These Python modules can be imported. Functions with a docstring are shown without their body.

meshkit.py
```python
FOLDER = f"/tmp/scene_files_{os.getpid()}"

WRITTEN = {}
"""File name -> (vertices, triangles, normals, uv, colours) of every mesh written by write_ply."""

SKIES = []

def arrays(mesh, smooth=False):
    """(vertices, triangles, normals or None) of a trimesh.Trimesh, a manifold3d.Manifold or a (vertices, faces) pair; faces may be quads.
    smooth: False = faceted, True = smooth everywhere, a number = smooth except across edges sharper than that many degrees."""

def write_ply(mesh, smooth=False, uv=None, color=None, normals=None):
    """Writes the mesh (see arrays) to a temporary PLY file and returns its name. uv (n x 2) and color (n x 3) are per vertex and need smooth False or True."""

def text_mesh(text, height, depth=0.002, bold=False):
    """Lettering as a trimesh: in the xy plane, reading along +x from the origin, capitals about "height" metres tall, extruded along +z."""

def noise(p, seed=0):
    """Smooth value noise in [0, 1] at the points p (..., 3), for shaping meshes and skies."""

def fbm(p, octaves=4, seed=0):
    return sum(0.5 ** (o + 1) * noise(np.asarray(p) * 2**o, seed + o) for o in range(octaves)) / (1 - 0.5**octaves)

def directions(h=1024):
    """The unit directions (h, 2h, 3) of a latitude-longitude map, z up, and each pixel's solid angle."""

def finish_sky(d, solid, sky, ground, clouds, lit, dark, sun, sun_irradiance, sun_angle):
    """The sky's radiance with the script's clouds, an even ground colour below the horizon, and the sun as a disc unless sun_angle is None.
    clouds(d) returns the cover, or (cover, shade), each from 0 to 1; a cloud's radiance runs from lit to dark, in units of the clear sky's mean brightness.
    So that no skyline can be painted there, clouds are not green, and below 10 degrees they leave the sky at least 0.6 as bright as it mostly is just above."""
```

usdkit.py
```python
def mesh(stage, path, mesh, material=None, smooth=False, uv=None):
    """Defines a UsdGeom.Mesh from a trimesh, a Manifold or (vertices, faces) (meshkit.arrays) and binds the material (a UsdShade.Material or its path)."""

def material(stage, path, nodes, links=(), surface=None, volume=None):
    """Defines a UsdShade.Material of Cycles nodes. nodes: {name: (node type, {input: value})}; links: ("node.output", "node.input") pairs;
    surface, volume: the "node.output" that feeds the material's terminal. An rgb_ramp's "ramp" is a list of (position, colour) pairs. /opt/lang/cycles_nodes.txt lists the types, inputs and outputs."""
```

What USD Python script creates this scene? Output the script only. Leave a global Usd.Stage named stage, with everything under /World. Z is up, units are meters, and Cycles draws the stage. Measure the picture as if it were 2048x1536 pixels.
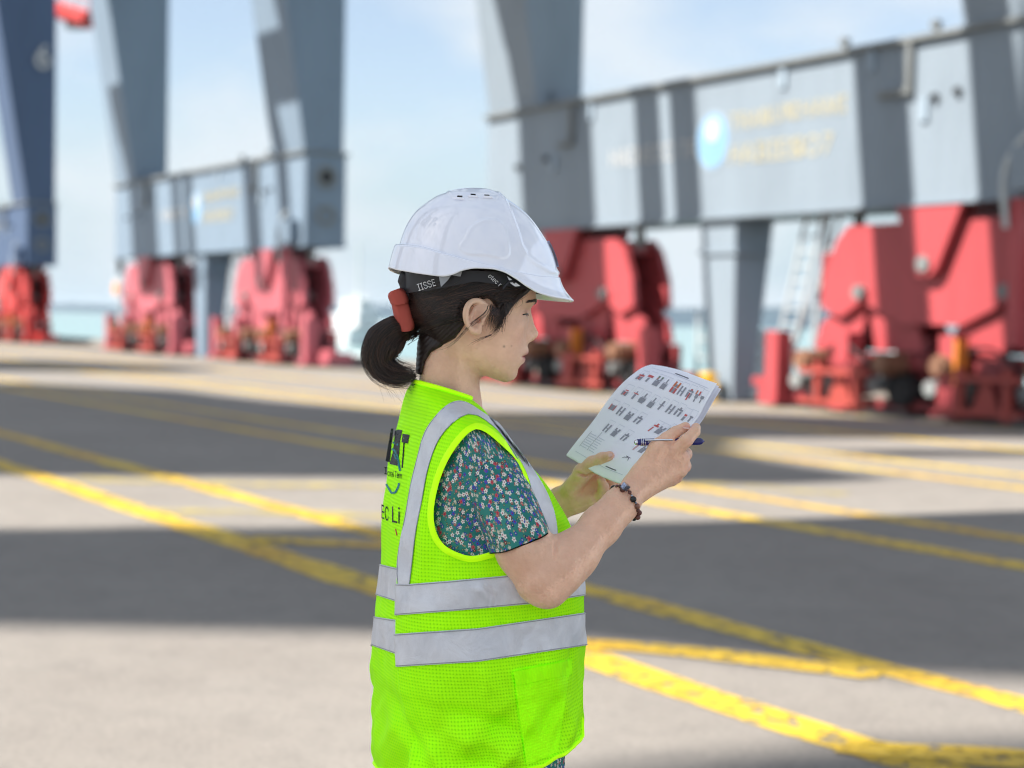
import math
import numpy as np
import trimesh
import shapely
from shapely.geometry import Polygon, LineString
import usdkit, meshkit
from pxr import Usd, UsdGeom, UsdLux, UsdShade, Gf, Sdf, Vt

stage = Usd.Stage.CreateInMemory()
UsdGeom.SetStageUpAxis(stage, UsdGeom.Tokens.z)
UsdGeom.SetStageMetersPerUnit(stage, 1.0)
UsdGeom.Xform.Define(stage, '/World')
UsdGeom.Scope.Define(stage, '/World/Looks')

# ------------------------------------------------------------------ camera
EYE = np.array([0.0, 0.0, 1.47])
PITCH, ROLL, FPX = math.atan(129 / 3000), math.radians(1.13), 3000.0     # focal length in pixels of a 2048 wide picture
FWD = np.array([0, math.cos(PITCH), -math.sin(PITCH)])
_r0, _u0 = np.array([1.0, 0, 0]), np.array([0, math.sin(PITCH), math.cos(PITCH)])
RGT = math.cos(ROLL) * _r0 + math.sin(ROLL) * _u0
UPV = -math.sin(ROLL) * _r0 + math.cos(ROLL) * _u0
cam = UsdGeom.Camera.Define(stage, '/World/camera')
FOCAL = 50.0
cam.CreateFocalLengthAttr(FOCAL)
cam.CreateHorizontalApertureAttr(FOCAL * 2048 / FPX)
cam.CreateVerticalApertureAttr(FOCAL * 1536 / FPX)
cam.CreateFStopAttr(2.6)
cam.CreateFocusDistanceAttr(2.2)
cam.CreateClippingRangeAttr(Gf.Vec2f(0.05, 100000))
EXPOSURE = 1.35
cam.CreateExposureAttr(EXPOSURE)
_m = Gf.Matrix4d(*RGT, 0, *UPV, 0, *(-FWD), 0, *EYE, 1)
cam.AddTransformOp().Set(_m)

# ------------------------------------------------------------------ sun and sky
SUN_EL = math.radians(46)
_h = np.array([-0.93, -0.37]); _h /= np.linalg.norm(_h)
SUN = np.array([_h[0] * math.cos(SUN_EL), _h[1] * math.cos(SUN_EL), math.sin(SUN_EL)])
SUN_ROT = math.atan2(SUN[0], SUN[1])
sun = UsdLux.DistantLight.Define(stage, '/World/sun')
sun.CreateIntensityAttr(1.22)
sun.CreateAngleAttr(0.5)
sun.CreateColorAttr(Gf.Vec3f(1.0, 0.95, 0.87))
sun.CreateNormalizeAttr(True)
_z = SUN; _x = np.cross([0, 0, 1], _z); _x /= np.linalg.norm(_x); _y = np.cross(_z, _x)
sun.AddTransformOp().Set(Gf.Matrix4d(*_x, 0, *_y, 0, *_z, 0, 0, 0, 60, 1))

M = {}
def mat(name, nodes, links=(), surface='p.BSDF', volume=None):
    M[name] = usdkit.material(stage, '/World/Looks/' + name, nodes, links, surface=surface, volume=volume)
    return M[name]

mat('sky_look', {
    'sky': ('sky_texture', {'sky_type': 'single_scattering', 'sun_disc': False, 'sun_elevation': SUN_EL, 'sun_rotation': SUN_ROT,
                            'altitude': 5.0, 'air_density': 1.0, 'aerosol_density': 1.2, 'ozone_density': 1.2}),
    'geo': ('texture_coordinate', {}),
    'xyz': ('separate_xyz', {}),
    'low': ('map_range', {'range_type': 'smoothstep', 'from_min': 0.0, 'from_max': 0.17, 'to_min': 1.0, 'to_max': 0.0}),
    'haze': ('mix_color', {'b': (2.5, 3.45, 4.05)}),
    'map': ('mapping', {'scale': (1.0, 1.0, 2.0), 'location': (0.35, 0.1, 0.0)}),
    'nz': ('noise_texture', {'scale': 5.0, 'detail': 5.0, 'roughness': 0.5}),
    'cov': ('rgb_ramp', {'ramp': [(0.0, (0.18,) * 3), (0.40, (0.28,) * 3), (0.57, (0.84,) * 3), (1.0, (0.97,) * 3)]}),
    'mx': ('mix_color', {'b': (4.4, 4.75, 5.05)}),
    'bg': ('background_shader', {'strength': 0.075}),
}, [('geo.generated', 'map.vector'), ('geo.generated', 'xyz.vector'), ('xyz.z', 'low.value'), ('low.result', 'haze.fac'), ('sky.color', 'haze.a'),
    ('map.vector', 'nz.vector'), ('nz.fac', 'cov.fac'), ('cov.color', 'mx.fac'),
    ('haze.result', 'mx.a'), ('mx.result', 'bg.color')], surface='bg.background')
dome = UsdLux.DomeLight.Define(stage, '/World/sky')
dome.CreateIntensityAttr(1.0)
UsdShade.MaterialBindingAPI.Apply(dome.GetPrim()).Bind(M['sky_look'])
dome.GetPrim().SetCustomDataByKey('kind', 'structure')

# ------------------------------------------------------------------ helpers
def ray(x, y):
    return FWD + RGT * ((x - 1024) / FPX) + UPV * ((768 - y) / FPX)
def at(x, y, depth):
    """The point `depth` metres in front of the lens (along +y) that stands at x, y of the photograph."""
    x, y, depth = np.broadcast_arrays(np.asarray(x, float), np.asarray(y, float), np.asarray(depth, float))
    d = FWD + RGT * ((x[..., None] - 1024) / FPX) + UPV * ((768 - y[..., None]) / FPX)
    return EYE + d * (depth / d[..., 1])[..., None]
def seen(P):
    d = np.asarray(P, float) - EYE
    z = d @ FWD
    return 1024 + FPX * (d @ RGT) / z, 768 - FPX * (d @ UPV) / z

_taken = {}
def path_of(name, parent=None):
    base = parent if isinstance(parent, str) else (str(parent.GetPath()) if parent is not None else '/World')
    p = base + '/' + name
    n = _taken.get(p, -1) + 1
    _taken[p] = n
    return p if n == 0 else '%s_%03d' % (p, n)
def say(prim, label=None, cat=None, group=None, kind=None):
    for k, v in (('label', label), ('category', cat), ('group', group), ('kind', kind)):
        if v: prim.SetCustomDataByKey(k, v)
    return prim
def thing(name, label, cat, group=None, loc=(0, 0, 0), frame=None):
    x = UsdGeom.Xform.Define(stage, path_of(name))
    if frame is not None:
        x.AddTransformOp().Set(frame)
    else:
        x.AddTranslateOp().Set(Gf.Vec3d(*map(float, loc)))
    return say(x.GetPrim(), label, cat, group)
def obj(name, mesh, material, parent=None, smooth=30, uv=None, local=None, **data):
    """One mesh prim. local: the origin of the thing it belongs to (points are given in the world)."""
    if isinstance(mesh, list): mesh = trimesh.util.concatenate(mesh)
    if local is not None:
        if isinstance(mesh, tuple): mesh = (np.asarray(mesh[0]) - local, mesh[1])
        else: mesh = mesh.copy(); mesh.apply_translation(-np.asarray(local))
    m = usdkit.mesh(stage, path_of(name, parent), mesh, M[material] if isinstance(material, str) else material, smooth=smooth, uv=uv)
    m.CreateDoubleSidedAttr(True)
    return say(m.GetPrim(), **data) if data else m.GetPrim()
def primvar(prim, name, values):
    UsdGeom.PrimvarsAPI(prim).CreatePrimvar(name, Sdf.ValueTypeNames.Color3fArray, 'vertex').Set(Vt.Vec3fArray.FromNumpy(np.asarray(values, np.float32)))

def box(a, b):
    a, b = np.minimum(a, b), np.maximum(a, b)
    m = trimesh.creation.box(b - a); m.apply_translation((np.asarray(a) + b) / 2); return m
def cyl(p, q, r, n=16, r2=None):
    p, q = np.asarray(p, float), np.asarray(q, float)
    t = q - p; L = np.linalg.norm(t); t = t / L
    x = np.cross(t, [0, 0, 1.0] if abs(t[2]) < 0.9 else [1.0, 0, 0]); x /= np.linalg.norm(x); y = np.cross(t, x)
    a = np.linspace(0, 2 * np.pi, n, endpoint=False)
    ring = np.cos(a)[:, None] * x + np.sin(a)[:, None] * y
    r2 = r if r2 is None else r2
    v = np.vstack([p + ring * r, q + ring * r2, [p], [q]])
    i = np.arange(n); j = (i + 1) % n
    f = np.vstack([np.stack([i, j, n + j], 1), np.stack([i, n + j, n + i], 1), np.stack([np.full(n, 2 * n), j, i], 1), np.stack([np.full(n, 2 * n + 1), n + i, n + j], 1)])
    return trimesh.Trimesh(v, f, process=False)
def tube(pts, r, n=8, closed=False):
    pts = np.asarray(pts, float); k = len(pts)
    r = np.broadcast_to(np.asarray(r, float), (k,))
    t = np.gradient(pts, axis=0) if not closed else np.roll(pts, -1, 0) - np.roll(pts, 1, 0)
    t /= np.maximum(np.linalg.norm(t, axis=1, keepdims=True), 1e-9)
    up = np.array([0, 0, 1.0]) if abs(t[0][2]) < 0.9 else np.array([1.0, 0, 0])
    x = np.cross(t[0], up); x /= np.linalg.norm(x)
    a = np.linspace(0, 2 * np.pi, n, endpoint=False); v = []
    for i in range(k):
        x = x - t[i] * (x @ t[i]); x /= np.linalg.norm(x); y = np.cross(t[i], x)
        v.append(pts[i] + r[i] * (np.cos(a)[:, None] * x + np.sin(a)[:, None] * y))
    v = np.vstack(v); f = []
    for i in range(k if closed else k - 1):
        p, q = i * n, ((i + 1) % k) * n
        for s in range(n):
            s2 = (s + 1) % n
            f += [[p + s, p + s2, q + s2], [p + s, q + s2, q + s]]
    if not closed:
        v = np.vstack([v, pts[:1], pts[-1:]])
        c0, c1, e = len(v) - 2, len(v) - 1, (k - 1) * n
        for s in range(n):
            s2 = (s + 1) % n
            f += [[c0, s2, s], [c1, e + s, e + s2]]
    return trimesh.Trimesh(v, np.array(f), process=False)
def sheet(P):
    """A grid of points (n, m, 3) as a mesh (vertices, quads)."""
    n, m = P.shape[:2]
    i = np.arange(n * m).reshape(n, m)
    q = np.stack([i[:-1, :-1], i[1:, :-1], i[1:, 1:], i[:-1, 1:]], -1).reshape(-1, 4)
    return P.reshape(-1, 3), q
def spline(pts, n):
    from scipy.interpolate import CubicSpline
    pts = np.asarray(pts, float)
    t = np.concatenate([[0], np.cumsum(np.linalg.norm(np.diff(pts, axis=0), axis=1))])
    return CubicSpline(t, pts)(np.linspace(0, t[-1], n))
# ------------------------------------------------------------------ the quay's own frame: u along the rails towards the lens, w from the rails towards the yard
_a = math.atan(2028 / 3000)
RAIL0 = np.array([0.86, 34.05, 0.0])
U_AX = np.array([math.sin(_a), -math.cos(_a), 0.0])
W_AX = np.array([-math.cos(_a), -math.sin(_a), 0.0])
def Q(u, w, z=0.0):
    u, w, z = np.broadcast_arrays(np.asarray(u, float), np.asarray(w, float), np.asarray(z, float))
    return RAIL0 + u[..., None] * U_AX + w[..., None] * W_AX + z[..., None] * np.array([0, 0, 1.0])

mat('concrete', {
    'g': ('geometry', {}),
    'n1': ('noise_texture', {'scale': 0.35, 'detail': 5.0, 'roughness': 0.6}),
    'n2': ('noise_texture', {'scale': 45.0, 'detail': 4.0, 'roughness': 0.75}),
    'n3': ('noise_texture', {'scale': 4.0, 'detail': 9.0, 'roughness': 0.85, 'distortion': 0.2}),
    'r1': ('rgb_ramp', {'ramp': [(0.3, (0.198, 0.178, 0.160)), (0.7, (0.245, 0.225, 0.204))]}),
    'r2': ('rgb_ramp', {'ramp': [(0.3, (0.72,) * 3), (0.55, (1.0,) * 3), (0.75, (1.12,) * 3)]}),
    'r3': ('rgb_ramp', {'ramp': [(0.30, (0.78, 0.78, 0.79)), (0.5, (1.0,) * 3), (0.70, (1.08, 1.07, 1.06))]}),
    'm1': ('mix_color', {'blend_type': 'multiply', 'fac': 1.0}),
    'm2': ('mix_color', {'blend_type': 'multiply', 'fac': 1.0}),
    'b': ('bump', {'strength': 0.35, 'distance': 0.01}),
    'p': ('principled_bsdf', {'roughness': 0.85, 'specular_ior_level': 0.25}),
}, [('g.position', 'n1.vector'), ('g.position', 'n2.vector'), ('g.position', 'n3.vector'), ('n1.fac', 'r1.fac'), ('n2.fac', 'r2.fac'), ('n3.fac', 'r3.fac'),
    ('r1.color', 'm1.a'), ('r2.color', 'm1.b'), ('m1.result', 'm2.a'), ('r3.color', 'm2.b'), ('m2.result', 'p.base_color'), ('n2.fac', 'b.height'), ('b.normal', 'p.normal')])
mat('line_paint', {
    'g': ('geometry', {}),
    'n1': ('noise_texture', {'scale': 9.0, 'detail': 6.0, 'roughness': 0.72}),
    'n2': ('noise_texture', {'scale': 0.8, 'detail': 3.0}),
    'cl': ('rgb_ramp', {'ramp': [(0.35, (0.50, 0.29, 0.02)), (0.65, (0.58, 0.40, 0.025))]}),
    'al': ('rgb_ramp', {'ramp': [(0.39, (0.0,) * 3), (0.49, (1.0,) * 3)]}),
    't': ('transparent_bsdf', {}),
    'p': ('principled_bsdf', {'roughness': 0.6}),
    'mx': ('mix_closure', {}),
}, [('g.position', 'n1.vector'), ('g.position', 'n2.vector'), ('n2.fac', 'cl.fac'), ('cl.color', 'p.base_color'), ('n1.fac', 'al.fac'), ('al.color', 'mx.fac'),
    ('t.BSDF', 'mx.closure1'), ('p.BSDF', 'mx.closure2')], surface='mx.closure')
mat('worn_paint', {
    'g': ('geometry', {}),
    'n1': ('noise_texture', {'scale': 2.5, 'detail': 7.0, 'roughness': 0.75}),
    'al': ('rgb_ramp', {'ramp': [(0.42, (0.0,) * 3), (0.62, (0.75,) * 3)]}),
    't': ('transparent_bsdf', {}),
    'p': ('principled_bsdf', {'roughness': 0.7, 'base_color': (0.46, 0.36, 0.07)}),
    'mx': ('mix_closure', {}),
}, [('g.position', 'n1.vector'), ('n1.fac', 'al.fac'), ('al.color', 'mx.fac'), ('t.BSDF', 'mx.closure1'), ('p.BSDF', 'mx.closure2')], surface='mx.closure')
mat('dark_steel', {'p': ('principled_bsdf', {'base_color': (0.07, 0.06, 0.055), 'roughness': 0.5, 'metallic': 0.6})})
mat('sea_water', {
    'g': ('geometry', {}),
    'n': ('noise_texture', {'scale': 0.35, 'detail': 4.0}),
    'b': ('bump', {'strength': 0.35, 'distance': 0.6}),
    'p': ('principled_bsdf', {'base_color': (0.16, 0.27, 0.27), 'roughness': 0.2, 'ior': 1.33}),
}, [('g.position', 'n.vector'), ('n.fac', 'b.height'), ('b.normal', 'p.normal')])
mat('far_land', {
    'g': ('geometry', {}), 'n': ('noise_texture', {'scale': 0.02, 'detail': 4.0}),
    'r': ('rgb_ramp', {'ramp': [(0.35, (0.025, 0.05, 0.075)), (0.65, (0.04, 0.068, 0.09))]}),  # haze blue is put into the land colour
    'p': ('principled_bsdf', {'roughness': 0.9}),
}, [('g.position', 'n.vector'), ('n.fac', 'r.fac'), ('r.color', 'p.base_color')])

# ground: one slab of quay, its sea edge 2.6 m beyond the rail
def quay_sheet(us, ws, z):
    return sheet(Q(np.asarray(us, float)[:, None], np.asarray(ws, float)[None, :], z))
edge = -2.6
v, f = quay_sheet([-900, -200, 0, 200, 900], [edge, 0, 30, 300, 1500], 0.0)
wall = sheet(Q(np.array([-900, 900.0])[:, None], np.full(2, edge)[None, :], np.array([-9.0, 0.0])[None, :]))
f4 = np.vstack([f, wall[1] + len(v)])
say(obj('ground', (np.vstack([v, wall[0]]), f4), 'concrete', smooth=False), 'pale concrete quay apron crossed by worn yellow lines and broad shadows', kind='structure')
cop = box([-900, edge + 0.004, 0.0], [900, edge + 0.45, 0.22]); 
def to_quay(m):
    m = m.copy(); m.vertices = Q(m.vertices[:, 0], m.vertices[:, 1], m.vertices[:, 2])
    return m
m = to_quay(cop); m.invert()
say(obj('quay_kerb', m, 'concrete', smooth=False), 'low concrete kerb along the water edge of the quay', kind='structure')
for w0 in (-0.04,):
    say(obj('crane_rail', [to_quay(box([-900, w0 - 0.06, 0.004], [300, w0 + 0.06, 0.05])), to_quay(box([-900, w0 - 0.22, 0.002], [300, w0 + 0.22, 0.008]))], 'dark_steel', smooth=False), 'dark steel crane rail set along the quay edge', kind='structure')
# sea and the far shore
say(obj('sea', sheet(Q(np.array([-9000, -600, 600, 5000.0])[:, None], np.array([-6000, -500, edge - 0.02])[None, :], -3.0)), 'sea_water', smooth=False), 'pale turquoise water between the quay and the far shore', kind='structure')
rng = np.random.default_rng(4)
us = np.linspace(-9000, 3000, 240)
hh = 13 + 20 * meshkit.fbm(np.stack([us / 900, us * 0, us * 0], -1), 5, 3) ** 1.3
P = np.stack([Q(us, np.full_like(us, -1200.0), -4), Q(us, np.full_like(us, -1230.0), hh * 0.75), Q(us, np.full_like(us, -1400.0), hh), Q(us, np.full_like(us, -2100.0), -4)], 1)
say(obj('hills', sheet(P), 'far_land', smooth=True), 'low hazy wooded shore across the water', kind='structure')

# yellow lane lines (w of centre, width), each a sheet 4 mm above the concrete
def lane_line(w, width, u0, u1, label, material='line_paint', seed=0, dz=0.004):
    n = int((u1 - u0) / 0.25)
    uu = np.linspace(u0, u1, n)
    wob = 0.02 * (meshkit.fbm(np.stack([uu * 1.3, uu * 0 + w, uu * 0], -1), 4, seed) - 0.5) * 2
    wid = width * (0.70 + 0.60 * meshkit.fbm(np.stack([uu * 3.1, uu * 0 + w + 9, uu * 0], -1), 4, seed + 1))
    P = np.stack([Q(uu, w + wob - wid / 2, dz), Q(uu, w + wob + wid / 2, dz)], 1)
    return say(obj('yellow_line', sheet(P), material, smooth=False), label, kind='structure')
lane_line(15.85, 0.25, 8, 40, 'yellow lane line nearest the lens')
lane_line(14.85, 0.22, 8, 40, 'second yellow lane line from the lens', seed=4)
lane_line(11.95, 0.24, -20, 40, 'near line of the middle yellow lane pair', seed=9)
lane_line(10.95, 0.22, -20, 40, 'far line of the middle yellow lane pair', seed=12)
lane_line(8.1, 0.24, -40, 40, 'near line of the far yellow lane pair', seed=15)
lane_line(7.1, 0.24, -40, 40, 'far line of the far yellow lane pair', seed=19)
lane_line(4.4, 0.30, -60, 40, 'yellow line beside the crane undercarriages', seed=22)
lane_line(1.45, 0.34, -90, 40, 'faded yellow line beside the crane rail', 'worn_paint', seed=25)
def cross_line(pts, width, label, material):
    pts = spline(pts, 60)
    t = np.gradient(pts, axis=0); t /= np.linalg.norm(t, axis=1, keepdims=True)
    s = np.stack([-t[:, 1], t[:, 0], t[:, 2] * 0], 1)
    k = (0.8 + 0.4 * meshkit.fbm(pts * 3, 3, 5))[:, None]
    z = np.array([0, 0, 0.008])
    say(obj('yellow_line', sheet(np.stack([pts - s * width / 2 * k + z, pts + s * width / 2 * k + z], 1)), material, smooth=False), label, kind='structure')
def G(x, y):
    d = ray(x, y); return EYE - d * (EYE[2] / d[2])
cross_line([G(1010, 1284), G(1180, 1290), G(1400, 1308), G(1580, 1330), G(1760, 1352)], 0.20, 'thin worn yellow line curving away from the second lane line', 'line_paint')
cross_line([G(1690, 1492), G(1820, 1508), G(1960, 1516), G(2120, 1530)], 0.22, 'worn yellow stroke leaving the nearest lane line at the lower right', 'line_paint')
cross_line([G(500, 1080), G(640, 1086), G(860, 1098)], 0.22, 'short faded yellow stroke beside the second lane line', 'line_paint')
cross_line([G(150, 958), G(420, 968), G(800, 975)], 0.35, 'faint yellow stroke on the sunlit strip, the farther one', 'worn_paint')
cross_line([G(300, 1024), G(520, 1026), G(800, 1036)], 0.3, 'faint yellow stroke on the sunlit strip, the nearer one', 'worn_paint')
cross_line([G(1380, 968), G(1500, 975), G(1690, 990)], 0.3, 'faint yellow stroke on the sunlit strip right of the woman', 'worn_paint')

# air: a thin sea haze that pales the far shore
mat('haze_air', {'v': ('principled_volume', {'color': (0.72, 0.84, 0.95), 'density': 0.00006, 'anisotropy': 0.2})}, surface=None, volume='v.volume')
say(obj('haze', box([-12000, -7000, -14.0], [12000, 12000, 75.0]), 'haze_air', smooth=False), 'thin sea haze over the quay and water', kind='stuff')
# ------------------------------------------------------------------ quay cranes
def paint(name, col, rough=0.5, dirt=0.25, scale=1.2, dark=None):
    col = np.array(col)
    mat(name, {
        'g': ('geometry', {}), 'mp': ('mapping', {'scale': (1.0, 1.0, 0.22)}),
        'n': ('noise_texture', {'scale': scale, 'detail': 7.0, 'roughness': 0.68}),
        'r': ('rgb_ramp', {'ramp': [(0.28, tuple(col * (1 - dirt))), (0.52, tuple(col)), (0.78, tuple(np.minimum(col * (1 + 0.5 * dirt), 0.9)))]}),
        'n2': ('noise_texture', {'scale': 14.0, 'detail': 3.0}), 'b': ('bump', {'strength': 0.1, 'distance': 0.01}),
        'p': ('principled_bsdf', {'roughness': rough, 'specular_ior_level': 0.35}),
    }, [('g.position', 'mp.vector'), ('mp.vector', 'n.vector'), ('n.fac', 'r.fac'), ('r.color', 'p.base_color'), ('g.position', 'n2.vector'), ('n2.fac', 'b.height'), ('b.normal', 'p.normal')])
STEEL = [(0.187, 0.226, 0.266), (0.150, 0.200, 0.258), (0.05, 0.08, 0.145)]
RED = [(0.355, 0.056, 0.063), (0.37, 0.092, 0.112), (0.40, 0.036, 0.033)]
for i in range(3):
    paint('crane_steel_%d' % i, STEEL[i], 0.5, 0.14)
    paint('crane_red_%d' % i, RED[i], 0.45, 0.22)
    paint('crane_dark_red_%d' % i, np.array(RED[i]) * 0.55, 0.5, 0.3)
paint('machine_grey', (0.16, 0.17, 0.17), 0.5, 0.3, 3.0)
paint('galvanised', (0.42, 0.45, 0.46), 0.45, 0.15, 4.0)
paint('rail_red', (0.30, 0.05, 0.04), 0.5, 0.3, 3.0)
paint('hub_grey', (0.22, 0.23, 0.23), 0.5, 0.2, 3.0)
paint('motor_rust', (0.20, 0.10, 0.06), 0.6, 0.4, 5.0)
paint('tyre_black', (0.02, 0.02, 0.022), 0.7, 0.3, 5.0)
paint('letter_white', (0.40, 0.40, 0.40), 0.6, 0.1, 3.0)
paint('letter_yellow', (0.37, 0.335, 0.23), 0.6, 0.1, 3.0)
paint('letter_blue', (0.17, 0.31, 0.47), 0.5, 0.1, 3.0)
paint('emblem_rim', (0.25, 0.31, 0.37), 0.6, 0.1, 3.0)
paint('safety_yellow', (0.62, 0.36, 0.03), 0.5, 0.2, 3.0)
paint('safety_orange', (0.60, 0.20, 0.03), 0.5, 0.2, 3.0)

def prism(poly, y0, y1):
    """A polygon of (x, z) extruded from y0 to y1."""
    m = trimesh.creation.extrude_polygon(Polygon(poly), abs(y1 - y0), engine='earcut')
    v = m.vertices.copy()
    m.vertices = np.stack([v[:, 0], min(y0, y1) + v[:, 2], v[:, 1]], 1)
    m.invert()
    return m
def frustum(a, b):
    """A box whose lower corners (x0, x1, y0, y1, z) and upper corners differ."""
    def ring(c): x0, x1, y0, y1, z = c; return [[x0, y0, z], [x1, y0, z], [x1, y1, z], [x0, y1, z]]
    m = trimesh.Trimesh(ring(a) + ring(b), [[0, 2, 1], [0, 3, 2], [4, 5, 6], [4, 6, 7], [0, 1, 5], [0, 5, 4], [1, 2, 6], [1, 6, 5], [2, 3, 7], [2, 7, 6], [3, 0, 4], [3, 4, 7]], process=False)
    return m
def letters(text, height, x_left, z, y, bold=True, squeeze=1.0):
    """Lettering on a +y face whose reading direction is towards -x (the near end)."""
    m = meshkit.text_mesh(text, height, 0.012, False)
    v = m.vertices.copy()
    m.vertices = np.stack([x_left - v[:, 0] * squeeze, y + v[:, 2], z + v[:, 1]], 1)
    return m
BEAM_L, YF, YB = 15.9, 0.70, -0.58
def shear_y(z): return YF + 0.16 * (z - 6.18)

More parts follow.
